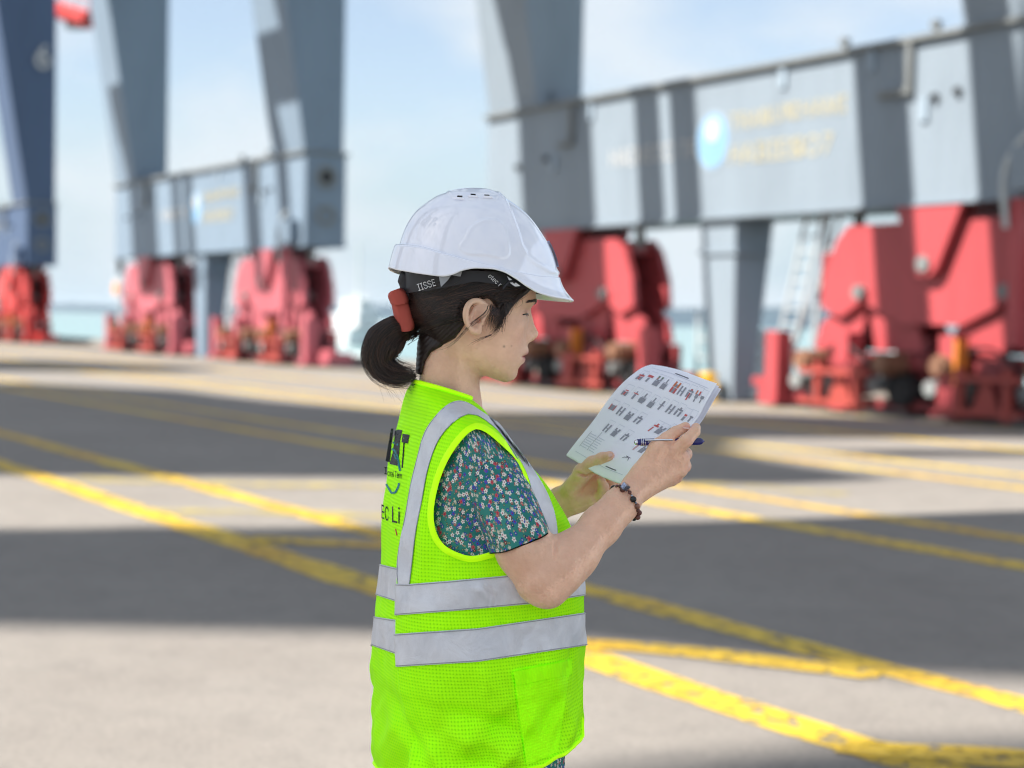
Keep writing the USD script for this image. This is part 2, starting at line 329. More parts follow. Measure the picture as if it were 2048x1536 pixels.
def make_crane(k, u_near, label, shade_posts=True, number=False):
    t = thing('gantry_crane', label, 'crane', 'quay cranes standing on the rail', frame=Gf.Matrix4d(*(-U_AX), 0, *W_AX, 0, 0, 0, 1, 0, *Q(u_near, 0.0), 1))
    S, R, D = 'crane_steel_%d' % k, 'crane_red_%d' % k, 'crane_dark_red_%d' % k
    beam = obj('sill_beam', [box([0, YB, 3.5], [BEAM_L, YF, 6.1])], S, t, smooth=False)
    obj('flange', box([-0.04, YB - 0.1, 6.1], [BEAM_L + 0.04, YF + 0.12, 6.18]), 'machine_grey', beam, smooth=False)
    obj('flange', box([-0.02, YB - 0.06, 3.44], [BEAM_L + 0.02, YF + 0.06, 3.5]), S, beam, smooth=False)
    obj('lettering', letters('HAIMICO TRUK', 0.34, 11.25, 4.66, YF + 0.003, squeeze=0.95), 'letter_white', beam, smooth=False)
    obj('lettering', [letters('TRAN', 0.30, 7.62, 5.08, YF + 0.003), letters('LUN', 0.30, 6.72, 5.12, YF + 0.003), letters('CHAMI', 0.30, 6.08, 5.12, YF + 0.003), ], 'letter_yellow', beam, smooth=False)
    obj('lettering', [letters('HAI', 0.36, 7.62, 4.44, YF + 0.003), letters('BIEN', 0.36, 6.86, 4.44, YF + 0.003), letters('SO7', 0.36, 5.95, 4.44, YF + 0.003)], 'letter_yellow', beam, smooth=False)
    def disc(x, z, r, y0, y1, sx=1.0, n=32):
        a = np.linspace(0, 2 * np.pi, n, endpoint=False)
        return prism(np.stack([x + sx * r * np.cos(a), z + r * np.sin(a)], 1), y0, y1)
    obj('emblem', disc(8.06, 4.92, 0.56, YF + 0.002, YF + 0.014, 0.86), 'emblem_rim', beam, smooth=False)
    obj('emblem_field', disc(8.06, 4.92, 0.50, YF + 0.014, YF + 0.022, 0.84), 'letter_blue', beam, smooth=False)
    obj('emblem_mark', disc(8.06, 5.12, 0.22, YF + 0.022, YF + 0.03, 0.84), 'letter_white', beam, smooth=False)
    # hatch rings on the near end of the beam
    for z, r in ((5.45, 0.33), (4.35, 0.30)):
        ring = trimesh.creation.annulus(r * 0.62, r, 0.05, sections=28); ring.apply_transform(trimesh.transformations.rotation_matrix(math.pi / 2, [0, 1, 0])); ring.apply_translation([-0.026, 0.05, z])
        h = obj('hatch_ring', ring, 'machine_grey', beam, smooth=30)
        if z > 5: obj('hatch_cover', cyl([-0.02, 0.05, z], [0.01, 0.05, z], r * 0.55, 20), 'tyre_black', beam)
    # bracket frame of pipes, lugs and lamps on the face
    obj('pipe_frame', [box([3.86, YF, 5.26], [3.92, YF + 0.1, 5.34]), box([3.20, YF, 5.25], [3.90, YF + 0.12, 5.36]), box([3.20, YF, 5.36], [3.30, YF + 0.12, 6.08])], 'machine_grey', beam, smooth=False)
    obj('pipe_frame', [box([12.5, YF, 5.3], [12.58, YF + 0.12, 6.08]), box([12.5, YF, 5.22], [13.0, YF + 0.12, 5.3])], 'machine_grey', beam, smooth=False)
    for x, z in ((6.2, 5.9), (4.12, 5.93), (2.96, 5.0), (11.9, 5.9), (13.2, 4.9)):
        obj('lug', box([x - 0.07, YF, z - 0.2], [x + 0.07, YF + 0.06, z + 0.16]), 'emblem_rim', beam, smooth=False)
    for x, z in ((2.3, 5.2), (2.75, 5.15), (13.5, 5.0), (14.6, 4.9)):
        obj('bolt_plate', cyl([x, YF, z], [x, YF + 0.08, z], 0.065, 10), 'tyre_black', beam)
    for x in (5.0, 3.0):
        obj('work_lamp', [box([x - 0.03, 0.4, 6.18], [x + 0.03, 0.46, 6.36]), box([x - 0.06, 0.38, 6.32], [x + 0.09, 0.5, 6.44])], 'machine_grey', beam, smooth=False)
    # legs: the yard side leans outwards
    for x0, x1 in ((0.1, 2.25), (13.95, 15.86)):
        leg = obj('leg', frustum((x0, x1, YB + 0.04, YF, 6.18), (x0 - 0.1, x1 + 0.1, YB + 0.04, shear_y(33), 33)), S, t, smooth=False)
        obj('gusset', prism([(x0 - 0.34 if x0 > 1 else x1, 6.18), (x0 + 0.02 if x0 > 1 else x1 + 0.34, 6.18), (x0 + 0.0 if x0 > 1 else x1 - 0.02, 6.62)], -0.3, 0.3) , S, leg, smooth=False)
        if number and x0 < 1:
            m = meshkit.text_mesh('6', 0.95, 0.012, True); v = m.vertices.copy()
            m.vertices = np.stack([-0.10 - 0.0037 * (v[:, 1] + 5) - v[:, 2] * 1.0, 0.55 - v[:, 0], 12.0 + v[:, 1]], 1)
            obj('number', m, 'letter_white', leg, smooth=False)
    obj('portal_beam', box([0.2, 2.2, 33], [15.7, 5.2, 35.4]), S, t, smooth=False)
    # added columns and girder, out of view, placed to cast stripes on the sill beam
    if shade_posts:
        zb, zt, yp = (9.4 if k == 0 else 12.2), 17.6, 9.6
        sh = -0.222 * (yp - YF)
        for x0, x1, wd in ((11.75, 14.4, 0.5), (9.5, 10.25, 0.5), (8.4, 9.15, 0.4), (3.2, 4.3, 0.4), (1.1, 1.9, 0.4)):
            x0, x1 = x0 - sh, x1 - sh
            obj('shade_column', frustum((x0 - 0.5, x1 - 0.5, yp, yp + wd, zb), (x0 + 0.5, x1 + 0.5, yp, yp + wd, zt)), S, t, smooth=False)
        obj('added_girder', box([1.5, yp - 0.2, zt], [17.0, yp + 0.8, zt + 0.7]), S, t, smooth=False)
        for x in (1.2, 14.8):
            obj('added_bracket', box([x - 0.3 + (0.8 if x < 2 else 0), 2.4, zt], [x + 0.3 + (0.8 if x < 2 else 0), yp - 0.2, zt + 0.6]), S, t, smooth=False)
    # stowage pillar under the middle of the beam
    pil = obj('stowage_pillar', frustum((7.42, 8.10, 0.15, 0.62, 0.03), (7.46, 8.44, -0.34, 0.62, 3.44)), S, t, smooth=False)
    obj('collar', box([7.36, -0.2, 2.78], [8.42, 0.68, 2.86]), S, pil, smooth=False)
    # slanting ladder and cable beside the pillar
    lad = []
    for dx in (0.0, 0.42):
        lad.append(cyl([5.95 - dx, 0.3, 3.44], [6.6 - dx, 0.3, 1.1], 0.035, 8))
    for q in np.linspace(0.05, 0.95, 9):
        lad.append(cyl([5.95 + 0.65 * q, 0.3, 3.44 - 2.34 * q], [5.53 + 0.65 * q, 0.3, 3.44 - 2.34 * q], 0.02, 6))
    obj('access_ladder', lad, 'galvanised', t)
    obj('cable', [cyl([5.2, 0.2, 3.44], [6.3, 0.25, 0.9], 0.03, 6), cyl([5.6, 0.1, 3.44], [5.9, 0.1, 1.1], 0.05, 6)], 'galvanised', t)
    # corner undercarriages
    for cx in (2.87, 13.03):
        ped = obj('pedestal', [box([cx - 0.75, -0.45, 3.05], [cx + 0.75, 0.45, 3.44])], D, t, smooth=False)  # darker red stands for the shade under the beam
        br = [prism([(cx - 0.72, 3.44), (cx + 0.62, 3.44), (cx + 0.26, 2.42), (cx + 0.12, 2.30), (cx - 0.12, 2.30), (cx - 0.26, 2.42)], y, y + 0.13) for y in (0.60, -0.72)]
        br = obj('clevis_bracket', br, R, t, smooth=False)
        obj('pin', cyl([cx, -0.8, 2.5], [cx, 0.79, 2.5], 0.13, 16), 'machine_grey', br)
        poly = [(-1.85, 3.2), (1.85, 3.2), (2.12, 2.95), (2.38, 2.35), (2.44, 1.80), (2.0, 1.62), (1.5, 1.90), (0.62, 1.52), (-0.62, 1.52), (-1.5, 1.90), (-2.0, 1.62), (-2.44, 1.80), (-2.38, 2.35), (-2.12, 2.95)]
        eq = obj('main_equalizer', [prism([(cx + a, b) for a, b in poly], y0, y1) for y0, y1 in ((0.38, 0.52), (-0.52, -0.38))] +
                 [box([cx - 1.9, -0.38, 2.9], [cx + 1.85, 0.38, 3.1]), box([cx - 0.6, -0.38, 1.58], [cx + 0.6, 0.38, 1.75])], R, t, smooth=False)
        obj('end_plate', [box([cx + 2.38, -0.3, 1.9], [cx + 2.62, 0.35, 2.75])], D, eq, smooth=False)
        for s in (1.5, -1.5):
            sx = cx + s
            obj('pin', cyl([sx, -0.62, 2.05], [sx, 0.66, 2.05], 0.12, 16), 'machine_grey', eq)
            sp = [(sx - 0.20, 2.2), (sx + 0.20, 2.2), (sx + 1.10, 1.48), (sx + 1.22, 1.06), (sx + 0.20, 1.06), (sx + 0.03, 1.78), (sx - 0.03, 1.78), (sx - 0.20, 1.06), (sx - 1.22, 1.06), (sx - 1.10, 1.48)]
            sub = obj('small_equalizer', [prism(sp, y0, y1) for y0, y1 in ((0.24, 0.36), (-0.36, -0.24))] + [box([sx - 1.0, -0.24, 1.12], [sx - 0.45, 0.24, 1.3]), box([sx + 0.45, -0.24, 1.12], [sx + 1.0, 0.24, 1.3])], R, t, smooth=False)
            for w in (0.9, -0.9):
                wx = sx + w
                tr = obj('wheel_truck', [box([wx - 0.58, y0, 0.36], [wx + 0.58, y1, 1.02]) for y0, y1 in ((0.2, 0.34), (-0.34, -0.2))] + [box([wx - 0.4, -0.2, 0.86], [wx + 0.4, 0.2, 1.08]), box([wx - 0.74, -0.16, 0.4], [wx - 0.58, 0.16, 0.7]), box([wx + 0.58, -0.16, 0.4], [wx + 0.74, 0.16, 0.7])], D, t, smooth=False)
                obj('wheel', [cyl([wx, -0.13, 0.40], [wx, 0.13, 0.40], 0.345, 20), cyl([wx, -0.17, 0.40], [wx, -0.13, 0.40], 0.39, 20), cyl([wx, 0.13, 0.40], [wx, 0.17, 0.40], 0.39, 20)], 'tyre_black', tr)
                obj('axle_cap', cyl([wx + 0.32, 0.34, 0.50], [wx + 0.32, 0.84, 0.50], 0.13, 14), 'hub_grey', tr)
                obj('gearbox', [cyl([wx - 0.1, 0.34, 0.42], [wx - 0.1, 0.66, 0.42], 0.27, 18), cyl([wx - 0.1, 0.66, 0.42], [wx - 0.1, 0.70, 0.42], 0.2, 18)], 'tyre_black', tr)
                obj('motor', [cyl([wx + 0.02, 0.34, 0.86], [wx + 0.02, 0.98, 0.86], 0.19, 16), cyl([wx + 0.02, 0.98, 0.86], [wx + 0.02, 1.06, 0.86], 0.14, 16)], 'motor_rust', tr)
            obj('truck_beam', [box([sx - 1.62, 0.40, 0.78], [sx + 1.62, 0.52, 1.02]), box([sx - 1.62, 0.40, 0.10], [sx + 1.62, 0.50, 0.26])], D, t, smooth=False)
            obj('brake_housing', [box([sx - 0.3, 0.52, 0.30], [sx + 0.3, 0.80, 0.98]), box([sx - 0.18, 0.80, 0.42], [sx + 0.18, 0.92, 0.86])], D, t, smooth=False)
            obj('hydraulic_hose', tube(spline([[sx - 0.9, 0.55, 1.0], [sx - 0.6, 0.75, 0.75], [sx - 0.2, 0.85, 1.05], [sx + 0.4, 0.7, 1.15], [sx + 0.9, 0.5, 0.95]], 18), 0.03, 6), 'tyre_black', t)
            g = []
            gx = sx + 0.05
            for dx in (-0.52, 0.36):
                g.append(box([gx + dx - 0.06, 1.02, 0.06], [gx + dx + 0.06, 1.14, 0.86]))
            for z in (0.18, 0.70):
                g.append(box([gx - 0.85, 1.14, z - 0.04], [gx + 0.7, 1.20, z + 0.05]))
            g.append(prism([(gx - 0.34, 0.2), (gx + 0.2, 0.2), (gx - 0.02, 0.72), (gx - 0.12, 0.72)], 1.0, 1.02))
            obj('guard_rail', g, 'rail_red', t, smooth=False)
        for s, o in ((3.3, 0), (1.62, 0), (-0.62, 1), (-3.2, 0)):
            px = cx + s
            po = obj('buffer_post', [box([px - 0.15, 0.52, 0.12], [px + 0.15, 0.86, 1.36]), box([px - 0.22, 0.4, 0.06], [px + 0.22, 0.95, 0.16])], R, t, smooth=False)
            if o: obj('stripe', box([px - 0.215, 0.6, 0.6], [px - 0.153, 0.87, 1.3]), 'safety_orange', po, smooth=False)
        for s in (2.0, -2.1):
            obj('hanger_rod', cyl([cx + s, 0.1, 3.0], [cx + s, 0.1, 3.44], 0.1, 10), 'machine_grey', t)
        for s in (3.75, -3.75):
            obj('rail_clamp', [box([cx + s - 0.25, -0.3, 0.1], [cx + s + 0.25, 0.5, 0.42]), box([cx + s - 0.4, 0.24, 0.35], [cx + s + 0.5, 0.42, 0.5])], R, t, smooth=False)
        if cx < 5: obj('cable_post', box([cx - 1.98, 0.72, 1.2], [cx - 1.78, 0.92, 3.44]), R, t, smooth=False)
    obj('cable_conduit', tube(spline([[0.55, 1.0, 4.45], [0.95, 1.0, 4.2], [1.13, 1.0, 3.9], [1.13, 1.0, 3.3], [1.13, 0.95, 3.0]], 20), 0.05, 8), 'galvanised', t)
    obj('junction_box', box([0.35, 0.74, 3.55], [1.02, 1.05, 4.2]), S, t, smooth=False)
    sg = obj('warning_sign', cyl([16.9, 0.3, 2.35], [16.9, 0.33, 2.35], 0.36, 28), 'letter_white', t)
    obj('sign_field', cyl([16.9, 0.33, 2.35], [16.9, 0.34, 2.35], 0.24, 28), 'safety_orange', sg)
    obj('sign_post', cyl([16.7, 0.2, 0.1], [16.5, 0.2, 3.44], 0.05, 8), 'galvanised', sg)
    obj('siren', [cyl([16.2, 0.4, 3.2], [16.2, 0.4, 4.0], 0.12, 12), cyl([16.2, 0.4, 2.9], [16.2, 0.4, 3.2], 0.09, 12)], 'tyre_black', t)
    return t
make_crane(0, 14.2, 'nearest grey-blue quay crane with red bogies behind the woman on the right')
make_crane(1, -11.2, 'middle quay crane with pinkish red bogies left of the woman')
make_crane(2, -38.4, 'farthest navy crane marked 6 at the left edge', shade_posts=False, number=True)
c3 = stage.GetPrimAtPath('/World/gantry_crane_002')
def in_crane(p, u_near):
    d = np.asarray(p) - Q(u_near, 0.0); return np.array([-(d @ U_AX), d @ W_AX, d[2]])
a_, b_ = in_crane(at(96, 14, 74.0), -38.4), in_crane(at(179, 40, 71.0), -38.4)
wk = obj('access_walkway', [cyl(a_, b_, 0.42, 10)], 'crane_red_2', c3)
obj('hand_rail', [cyl(a_ + [0, 0, 1.0], b_ + [0, 0, 1.0], 0.05, 6)] + [cyl(a_ + (b_ - a_) * t + [0, 0, 0.3], a_ + (b_ - a_) * t + [0, 0, 1.0], 0.04, 6) for t in (0.1, 0.4, 0.7, 0.98)], 'crane_red_2', wk)
obj('walkway_support', cyl(in_crane(at(138, 50, 73.0), -38.4), in_crane(at(174, 50, 71.3), -38.4), 0.22, 8), 'machine_grey', c3)

# ------------------------------------------------------------------ added unseen overhead frame: decks cut to shade the apron and the woman
DECK = 38.0
OFF = SUN[:2] / SUN[2] * DECK
yard = thing('shade_gantry', 'added unseen overhead frame whose decks are cut to shade the apron', 'crane', loc=(0, 0, 0))
def shade_deck(pixels, ground_extra=(), name='added_shade_deck', th=0.5):
    pts = [G(*p)[:2] if len(p) == 2 else np.array(p[:2]) for p in pixels]
    pts = np.array(pts) + OFF
    pg = Polygon(pts).buffer(0)
    m = trimesh.creation.extrude_polygon(pg, th, engine='earcut')
    m.apply_translation([0, 0, DECK])
    obj(name, m, 'crane_steel_0', yard, smooth=False)
shade_deck([(-7, 9.3, 0), (0, 1062), (180, 1056), (330, 1062), (760, 1052), (1180, 1048), (1450, 1046), (2048, 1037), (7, 12.2, 0), (7, 5.2, 0), (2048, 1362), (1740, 1346), (1170, 1282), (740, 1262), (300, 1254), (160, 1238), (0, 1236), (-7, 7.4, 0)])
shade_deck([(-15, 29.0, 0), (0, 766), (300, 780), (480, 802), (760, 826), (1100, 824), (1450, 828), (2048, 848), (13, 25.0, 0), (13, 20.5, 0), (2048, 876), (1440, 876), (1404, 884), (1402, 908), (1480, 925), (1560, 938), (1640, 950), (1720, 957), (1640, 964), (1540, 969), (1300, 964), (760, 955), (0, 951), (-15, 12.4, 0)])
shade_deck([(1640, 902), (1760, 900), (2100, 906), (13, 19.6, 0), (2100, 914), (1780, 913)])
shade_deck([(-400, 718), (60, 720), (330, 732), (420, 738), (300, 744), (-400, 742)])
shade_deck([(-1.7, 3.6, 0), (-0.5, 4.5, 0), (1250, 1528), (1400, 1514), (1750, 1504), (2048, 1494), (3.3, 5.2, 0), (3.5, 0.7, 0), (-1.7, 0.7, 0)])
for x, y in ((-44, 4.0), (-44, 22.0), (26, 6.0), (26, 20.0)):
    obj('shade_gantry_leg', box([x - 0.6 + OFF[0], y - 0.6 + OFF[1], 0.0], [x + 0.6 + OFF[0], y + 0.6 + OFF[1], DECK + 0.6]), 'crane_steel_0', yard, smooth=False)
for y in (7.2, 20.5):
    obj('shade_gantry_girder', box([-44.6 + OFF[0], y - 0.5 + OFF[1], DECK + 0.55], [26.6 + OFF[0], y + 0.5 + OFF[1], DECK + 2.2]), 'crane_steel_0', yard, smooth=False)
obj('shade_gantry_crossbeam', [box([x - 0.5 + OFF[0], -2.0 + OFF[1], DECK + 0.6], [x + 0.5 + OFF[0], 24.0 + OFF[1], DECK + 2.1]) for x in (-44, 26)], 'crane_steel_0', yard, smooth=False)

# ------------------------------------------------------------------ quay furniture and boats between and behind the cranes
fen = thing('quay_fence', 'pale grey tubular fence beside the pillar under the nearest crane', 'fence')
for u in np.arange(3.9, 7.2, 0.55):
    obj('post', cyl(Q(u, -1.0, 0), Q(u, -1.0, 1.75 if u < 5 else 1.2), 0.04, 8), 'galvanised', fen)
for z in (0.35, 0.75, 1.15):
    obj('rail', cyl(Q(3.9, -1.0, z), Q(6.65, -1.0, z), 0.025, 8), 'galvanised', fen)
cabinet = thing('switch_cabinet', 'pale grey switch cabinet by the fence under the nearest crane', 'cabinet')
def qbox(a, b): return to_quay(box(a, b))
obj('housing', qbox([4.6, -1.7, 0.004], [5.4, -1.2, 1.35]), 'galvanised', cabinet, smooth=False)
obj('door', qbox([4.64, -1.2, 0.1], [5.0, -1.17, 1.28]), 'galvanised', cabinet, smooth=False)
obj('door', qbox([5.02, -1.2, 0.1], [5.36, -1.17, 1.28]), 'galvanised', cabinet, smooth=False)
bol = thing('bollard', 'squat yellow bollard at the foot of the pillar', 'bollard')
c = Q(6.45, 0.95)
prof = np.array([[0.0, 0.004], [0.19, 0.004], [0.19, 0.05], [0.13, 0.09], [0.12, 0.38], [0.19, 0.45], [0.18, 0.53], [0.0, 0.56]])
m = trimesh.creation.revolve(prof, sections=24); m.apply_translation(c); obj('stem', m, 'safety_yellow', bol)
obj('cross_bar', cyl(c + U_AX * -0.28 + [0, 0, 0.3], c + U_AX * 0.28 + [0, 0, 0.3], 0.05, 10), 'safety_yellow', bol)

mat('hull_white', {'p': ('principled_bsdf', {'base_color': (0.62, 0.64, 0.65), 'roughness': 0.45})})
mat('hull_blue', {'p': ('principled_bsdf', {'base_color': (0.025, 0.085, 0.22), 'roughness': 0.4})})
mat('hull_green', {'p': ('principled_bsdf', {'base_color': (0.13, 0.30, 0.26), 'roughness': 0.5})})
mat('hull_red', {'p': ('principled_bsdf', {'base_color': (0.45, 0.06, 0.06), 'roughness': 0.5})})
mat('dark_glass', {'p': ('principled_bsdf', {'base_color': (0.03, 0.04, 0.05), 'roughness': 0.1})})
def hull(L, B, z0, z1, bow=0.25, n=16):
    """A boat's hull: x along its length, pointed bow at +x."""
    xs = np.linspace(-L / 2, L / 2, n)
    half = B / 2 * np.clip((L / 2 - xs) / (bow * L), 0, 1) ** 0.55
    half = np.maximum(half * np.clip(0.7 + (xs + L / 2) / L * 2, 0, 1), 0.02)
    sheer = z1 + 0.35 * (z1 - z0) * np.clip(xs / (L / 2), 0, 1) ** 2
    rows = []
    for x, h, z in zip(xs, half, sheer):
        rows.append([[x, -h, z], [x, -h * 0.75, z0], [x, h * 0.75, z0], [x, h, z], [x, -h, z]])
    v, q = sheet(np.array(rows))
    return trimesh.Trimesh(v, np.vstack([q[:, [0, 2, 1]], q[:, [0, 3, 2]], [[2, 1, 0], [3, 2, 0]]]), process=False)
def placed(m, where, ang):
    m = m.copy(); m.apply_transform(trimesh.transformations.rotation_matrix(ang, [0, 0, 1])); m.apply_translation(where); return m
def boat(name, label, where, ang, L, B, z1, col, top, cat='ship', mast=0, cabins=(), group=None):
    t = thing(name, label, cat)
    put = lambda m: placed(m, where, ang)
    hl = obj('hull', put(hull(L, B, -0.6, z1)), col, t)
    obj('rail', put(hull(L * 1.003, B * 1.02, z1 * 0.86, z1 * 0.98)), top, hl)
    for i, (x0, x1, w, h0, h1) in enumerate(cabins):
        c = obj('cabin', put(box([x0, -w, h0], [x1, w, h1])), 'hull_white', t, smooth=False)
        k = max(2, int((x1 - x0) / 1.2))
        for q in range(k):
            a = x0 + (x1 - x0) * (q + 0.25) / k; b = x0 + (x1 - x0) * (q + 0.75) / k
            for s in (-1, 1):
                obj('window', put(box([a, s * w, h0 + 0.5 * (h1 - h0)], [b, s * (w + 0.03), h0 + 0.8 * (h1 - h0)])), 'dark_glass', c, smooth=False)
    if mast:
        ms = [cyl([0, 0, z1], [0, 0, mast], 0.32, 10, 0.18)] + [cyl([0, -1.8 + k, mast * 0.45 + k], [0, 1.8 - k, mast * 0.45 + k], 0.1, 8) for k in (0, 0.5)]
        obj('mast', put(trimesh.util.concatenate(ms)), 'galvanised', t)
    return t
def far(x, y, depth):
    p = at(x, y, depth); p[2] = -3.0; return p
boat('moored_ship', 'pale distant ship with tall mast and green deckhouse left of the woman', far(716, 640, 240.0), 1.2, 14, 6, 2.6, 'hull_white', 'hull_white', mast=16.5,
     cabins=[(-4.5, 3.5, 2.2, 2.9, 5.0), (-3.0, 1.5, 1.6, 5.0, 7.0)])
boat('work_boat', 'small blue and white boat moored behind the ponytail', far(722, 690, 70.0), 2.6, 4.6, 1.9, 1.5, 'hull_blue', 'hull_blue', 'boat', cabins=[(-1.2, 0.6, 0.62, 1.5, 2.75)])
boat('passenger_ship', 'white vessel seen under the nearest crane on the far right', far(1925, 660, 170.0), 0.45, 18, 5, 2.4, 'hull_white', 'hull_red', cabins=[(-6, 4.5, 2.0, 2.4, 4.6), (-4, 2.0, 1.6, 4.6, 6.0)])
# ------------------------------------------------------------------ the woman: axis of her body 2.30 m from the lens
D = 2.30
PXM = FPX / D                                            # pixels of the photograph per metre at her axis
def zpx(y): return at(968, y, D)[..., 2]

# ---- a distance field on a grid, and its surface
class Field:
    def __init__(s, lo, hi, h):
        s.lo, s.h = np.array(lo, float), h
        s.n = np.ceil((np.array(hi) - s.lo) / h).astype(int) + 1
        s.f = np.full(s.n, 0.06, np.float32)
    def window(s, lo, hi):
        a = np.clip(np.floor((np.asarray(lo) - s.lo) / s.h).astype(int), 0, s.n - 1)
        b = np.clip(np.ceil((np.asarray(hi) - s.lo) / s.h).astype(int) + 1, 1, s.n)
        sl = tuple(slice(i, j) for i, j in zip(a, b))
        ax = [s.lo[k] + s.h * np.arange(a[k], b[k]) for k in range(3)]
        return sl, np.meshgrid(*ax, indexing='ij')
    def join(s, sl, d, k):
        a = s.f[sl]
        if k <= 0: s.f[sl] = np.minimum(a, d); return
        e = np.clip(0.5 + 0.5 * (d - a) / k, 0, 1)
        s.f[sl] = np.where(e <= 0, d, np.where(e >= 1, a, d * (1 - e) + a * e - k * e * (1 - e)))
    def cut(s, sl, d, k):
        a = s.f[sl]
        e = np.clip(0.5 - 0.5 * (-d - a) / k, 0, 1)
        s.f[sl] = (-d) * (1 - e) + a * e + k * e * (1 - e)
    def bone(s, p, q, rp, rq, k=0.012, cut=False, squash=None):
        """A tapered bone; squash = (axis, factor) flattens its section along that axis."""
        p, q = np.asarray(p, float), np.asarray(q, float)
        R = max(rp, rq) * (1.0 if squash is None else 1.6) + k + 2 * s.h
        sl, (X, Y, Z) = s.window(np.minimum(p, q) - R, np.maximum(p, q) + R)
        v = q - p; L2 = max(v @ v, 1e-12)
        dx, dy, dz = X - p[0], Y - p[1], Z - p[2]
        t = np.clip((dx * v[0] + dy * v[1] + dz * v[2]) / L2, 0, 1)
        dx, dy, dz = dx - t * v[0], dy - t * v[1], dz - t * v[2]
        if squash is None: r = np.sqrt(dx * dx + dy * dy + dz * dz)
        else:
            ax, fa = squash; ax = np.asarray(ax) / np.linalg.norm(ax)
            c = dx * ax[0] + dy * ax[1] + dz * ax[2]
            r = np.sqrt(dx * dx + dy * dy + dz * dz + c * c * (fa * fa - 1))
        d = (r - (rp + (rq - rp) * t)).astype(np.float32)
        (s.cut if cut else s.join)(sl, d, k)
    def chain(s, pts, k=0.012, **kw):
        for a, b in zip(pts[:-1], pts[1:]): s.bone(a[:3], b[:3], a[3], b[3], k, **kw)
    def surface(s):
        f = s.f; S = f < 0
        c = [S[i:S.shape[0] - 1 + i, j:S.shape[1] - 1 + j, k:S.shape[2] - 1 + k] for i in (0, 1) for j in (0, 1) for k in (0, 1)]
        anyc, allc = c[0].copy(), c[0].copy()
        for x in c[1:]: anyc |= x; allc &= x
        ids = np.argwhere(anyc & ~allc)
        index = np.full(anyc.shape, -1, np.int32); index[tuple(ids.T)] = np.arange(len(ids))
        corner = np.array([(i, j, k) for i in (0, 1) for j in (0, 1) for k in (0, 1)])
        val = np.stack([f[tuple((ids + o).T)] for o in corner], 1)
        tot, cnt = np.zeros((len(ids), 3)), np.zeros(len(ids))
        for a in range(8):
            for b in range(a + 1, 8):
                if np.abs(corner[a] - corner[b]).sum() != 1: continue
                m = (val[:, a] < 0) != (val[:, b] < 0)
                t = val[m, a] / (val[m, a] - val[m, b])
                tot[m] += corner[a] + t[:, None] * (corner[b] - corner[a]); cnt[m] += 1
        v = s.lo + s.h * (ids + tot / cnt[:, None])
        quads = []
        for ax in range(3):
            o1, o2 = [(1, 2), (2, 0), (0, 1)][ax]
            sl0 = [slice(1, n - 1) for n in S.shape]; sl1 = list(sl0)
            sl0[ax] = slice(0, S.shape[ax] - 1); sl1[ax] = slice(1, S.shape[ax])
            A, B = S[tuple(sl0)], S[tuple(sl1)]
            e = np.argwhere(A != B); flip = A[tuple(e.T)]
            base = e.copy()
            for k in range(3):
                if k != ax: base[:, k] += 1
            def cell(d1, d2):
                p = base.copy(); p[:, o1] -= d1; p[:, o2] -= d2
                return index[tuple(p.T)]
            q = np.stack([cell(1, 1), cell(0, 1), cell(0, 0), cell(1, 0)], 1)
            q[~flip] = q[~flip][:, ::-1]
            quads.append(q)
        return v, np.vstack(quads)

# ---- head frame
HY = math.radians(12)
HF, HL = np.array([math.cos(HY), math.sin(HY), 0]), np.array([-math.sin(HY), math.cos(HY), 0])
HC = at(968, 640, D); HC[2] = 0
CF = math.cos(HY)
def hx(px): return (np.asarray(px, float) - 968) / PXM / CF
def tab(pairs, z, scale=True):
    ys = np.array([p[0] for p in pairs], float); xs = np.array([p[1] for p in pairs], float)
    zz = zpx(ys); o = np.argsort(zz)
    from scipy.interpolate import PchipInterpolator
    zc = np.clip(z, zz[o][0], zz[o][-1])
    return PchipInterpolator(zz[o], (hx(xs) if scale else xs)[o])(zc)
FRONT = [(380, 968), (400, 1000), (430, 1026), (470, 1046), (500, 1056), (540, 1065), (560, 1067), (588, 1068.5), (601, 1067.5), (610, 1063), (621, 1057), (640, 1055), (660, 1052), (681, 1049), (690, 1048), (706, 1046), (720, 1043), (728, 1040.5), (738, 1036.5), (748, 1035), (757, 1031), (764, 1022), (775, 1000)]
BACK = [(380, 960), (400, 905), (430, 868), (470, 842), (500, 831), (540, 825), (580, 826), (620, 834), (650, 848), (680, 866), (700, 882), (720, 905), (750, 930), (765, 950), (775, 960)]
WIDTH = [(380, .008), (400, .042), (430, .060), (470, .070), (520, .074), (560, .074), (600, .0715), (630, .069), (660, .066), (690, .061), (715, .0545), (735, .046), (750, .036), (762, .026), (775, .012)]
NOSE = [(606, 0), (614, 1.5), (621, 5), (630, 8.5), (645, 14), (657, 21.5), (665, 26.5), (671, 25), (677, 19.5), (681, 11), (684, 5), (690, 0)]
NWID = [(606, .007), (621, .0065), (645, .0075), (660, .010), (668, .0115), (690, .010)]
LIPS = [(676, 0), (681, 4.5), (690, 6.5), (698, 10.0), (704, 10.6), (708, 8.0), (711, 2.5), (714, 6.0), (719, 7.5), (724, 6.4), (730, 1.5), (738, 0)]
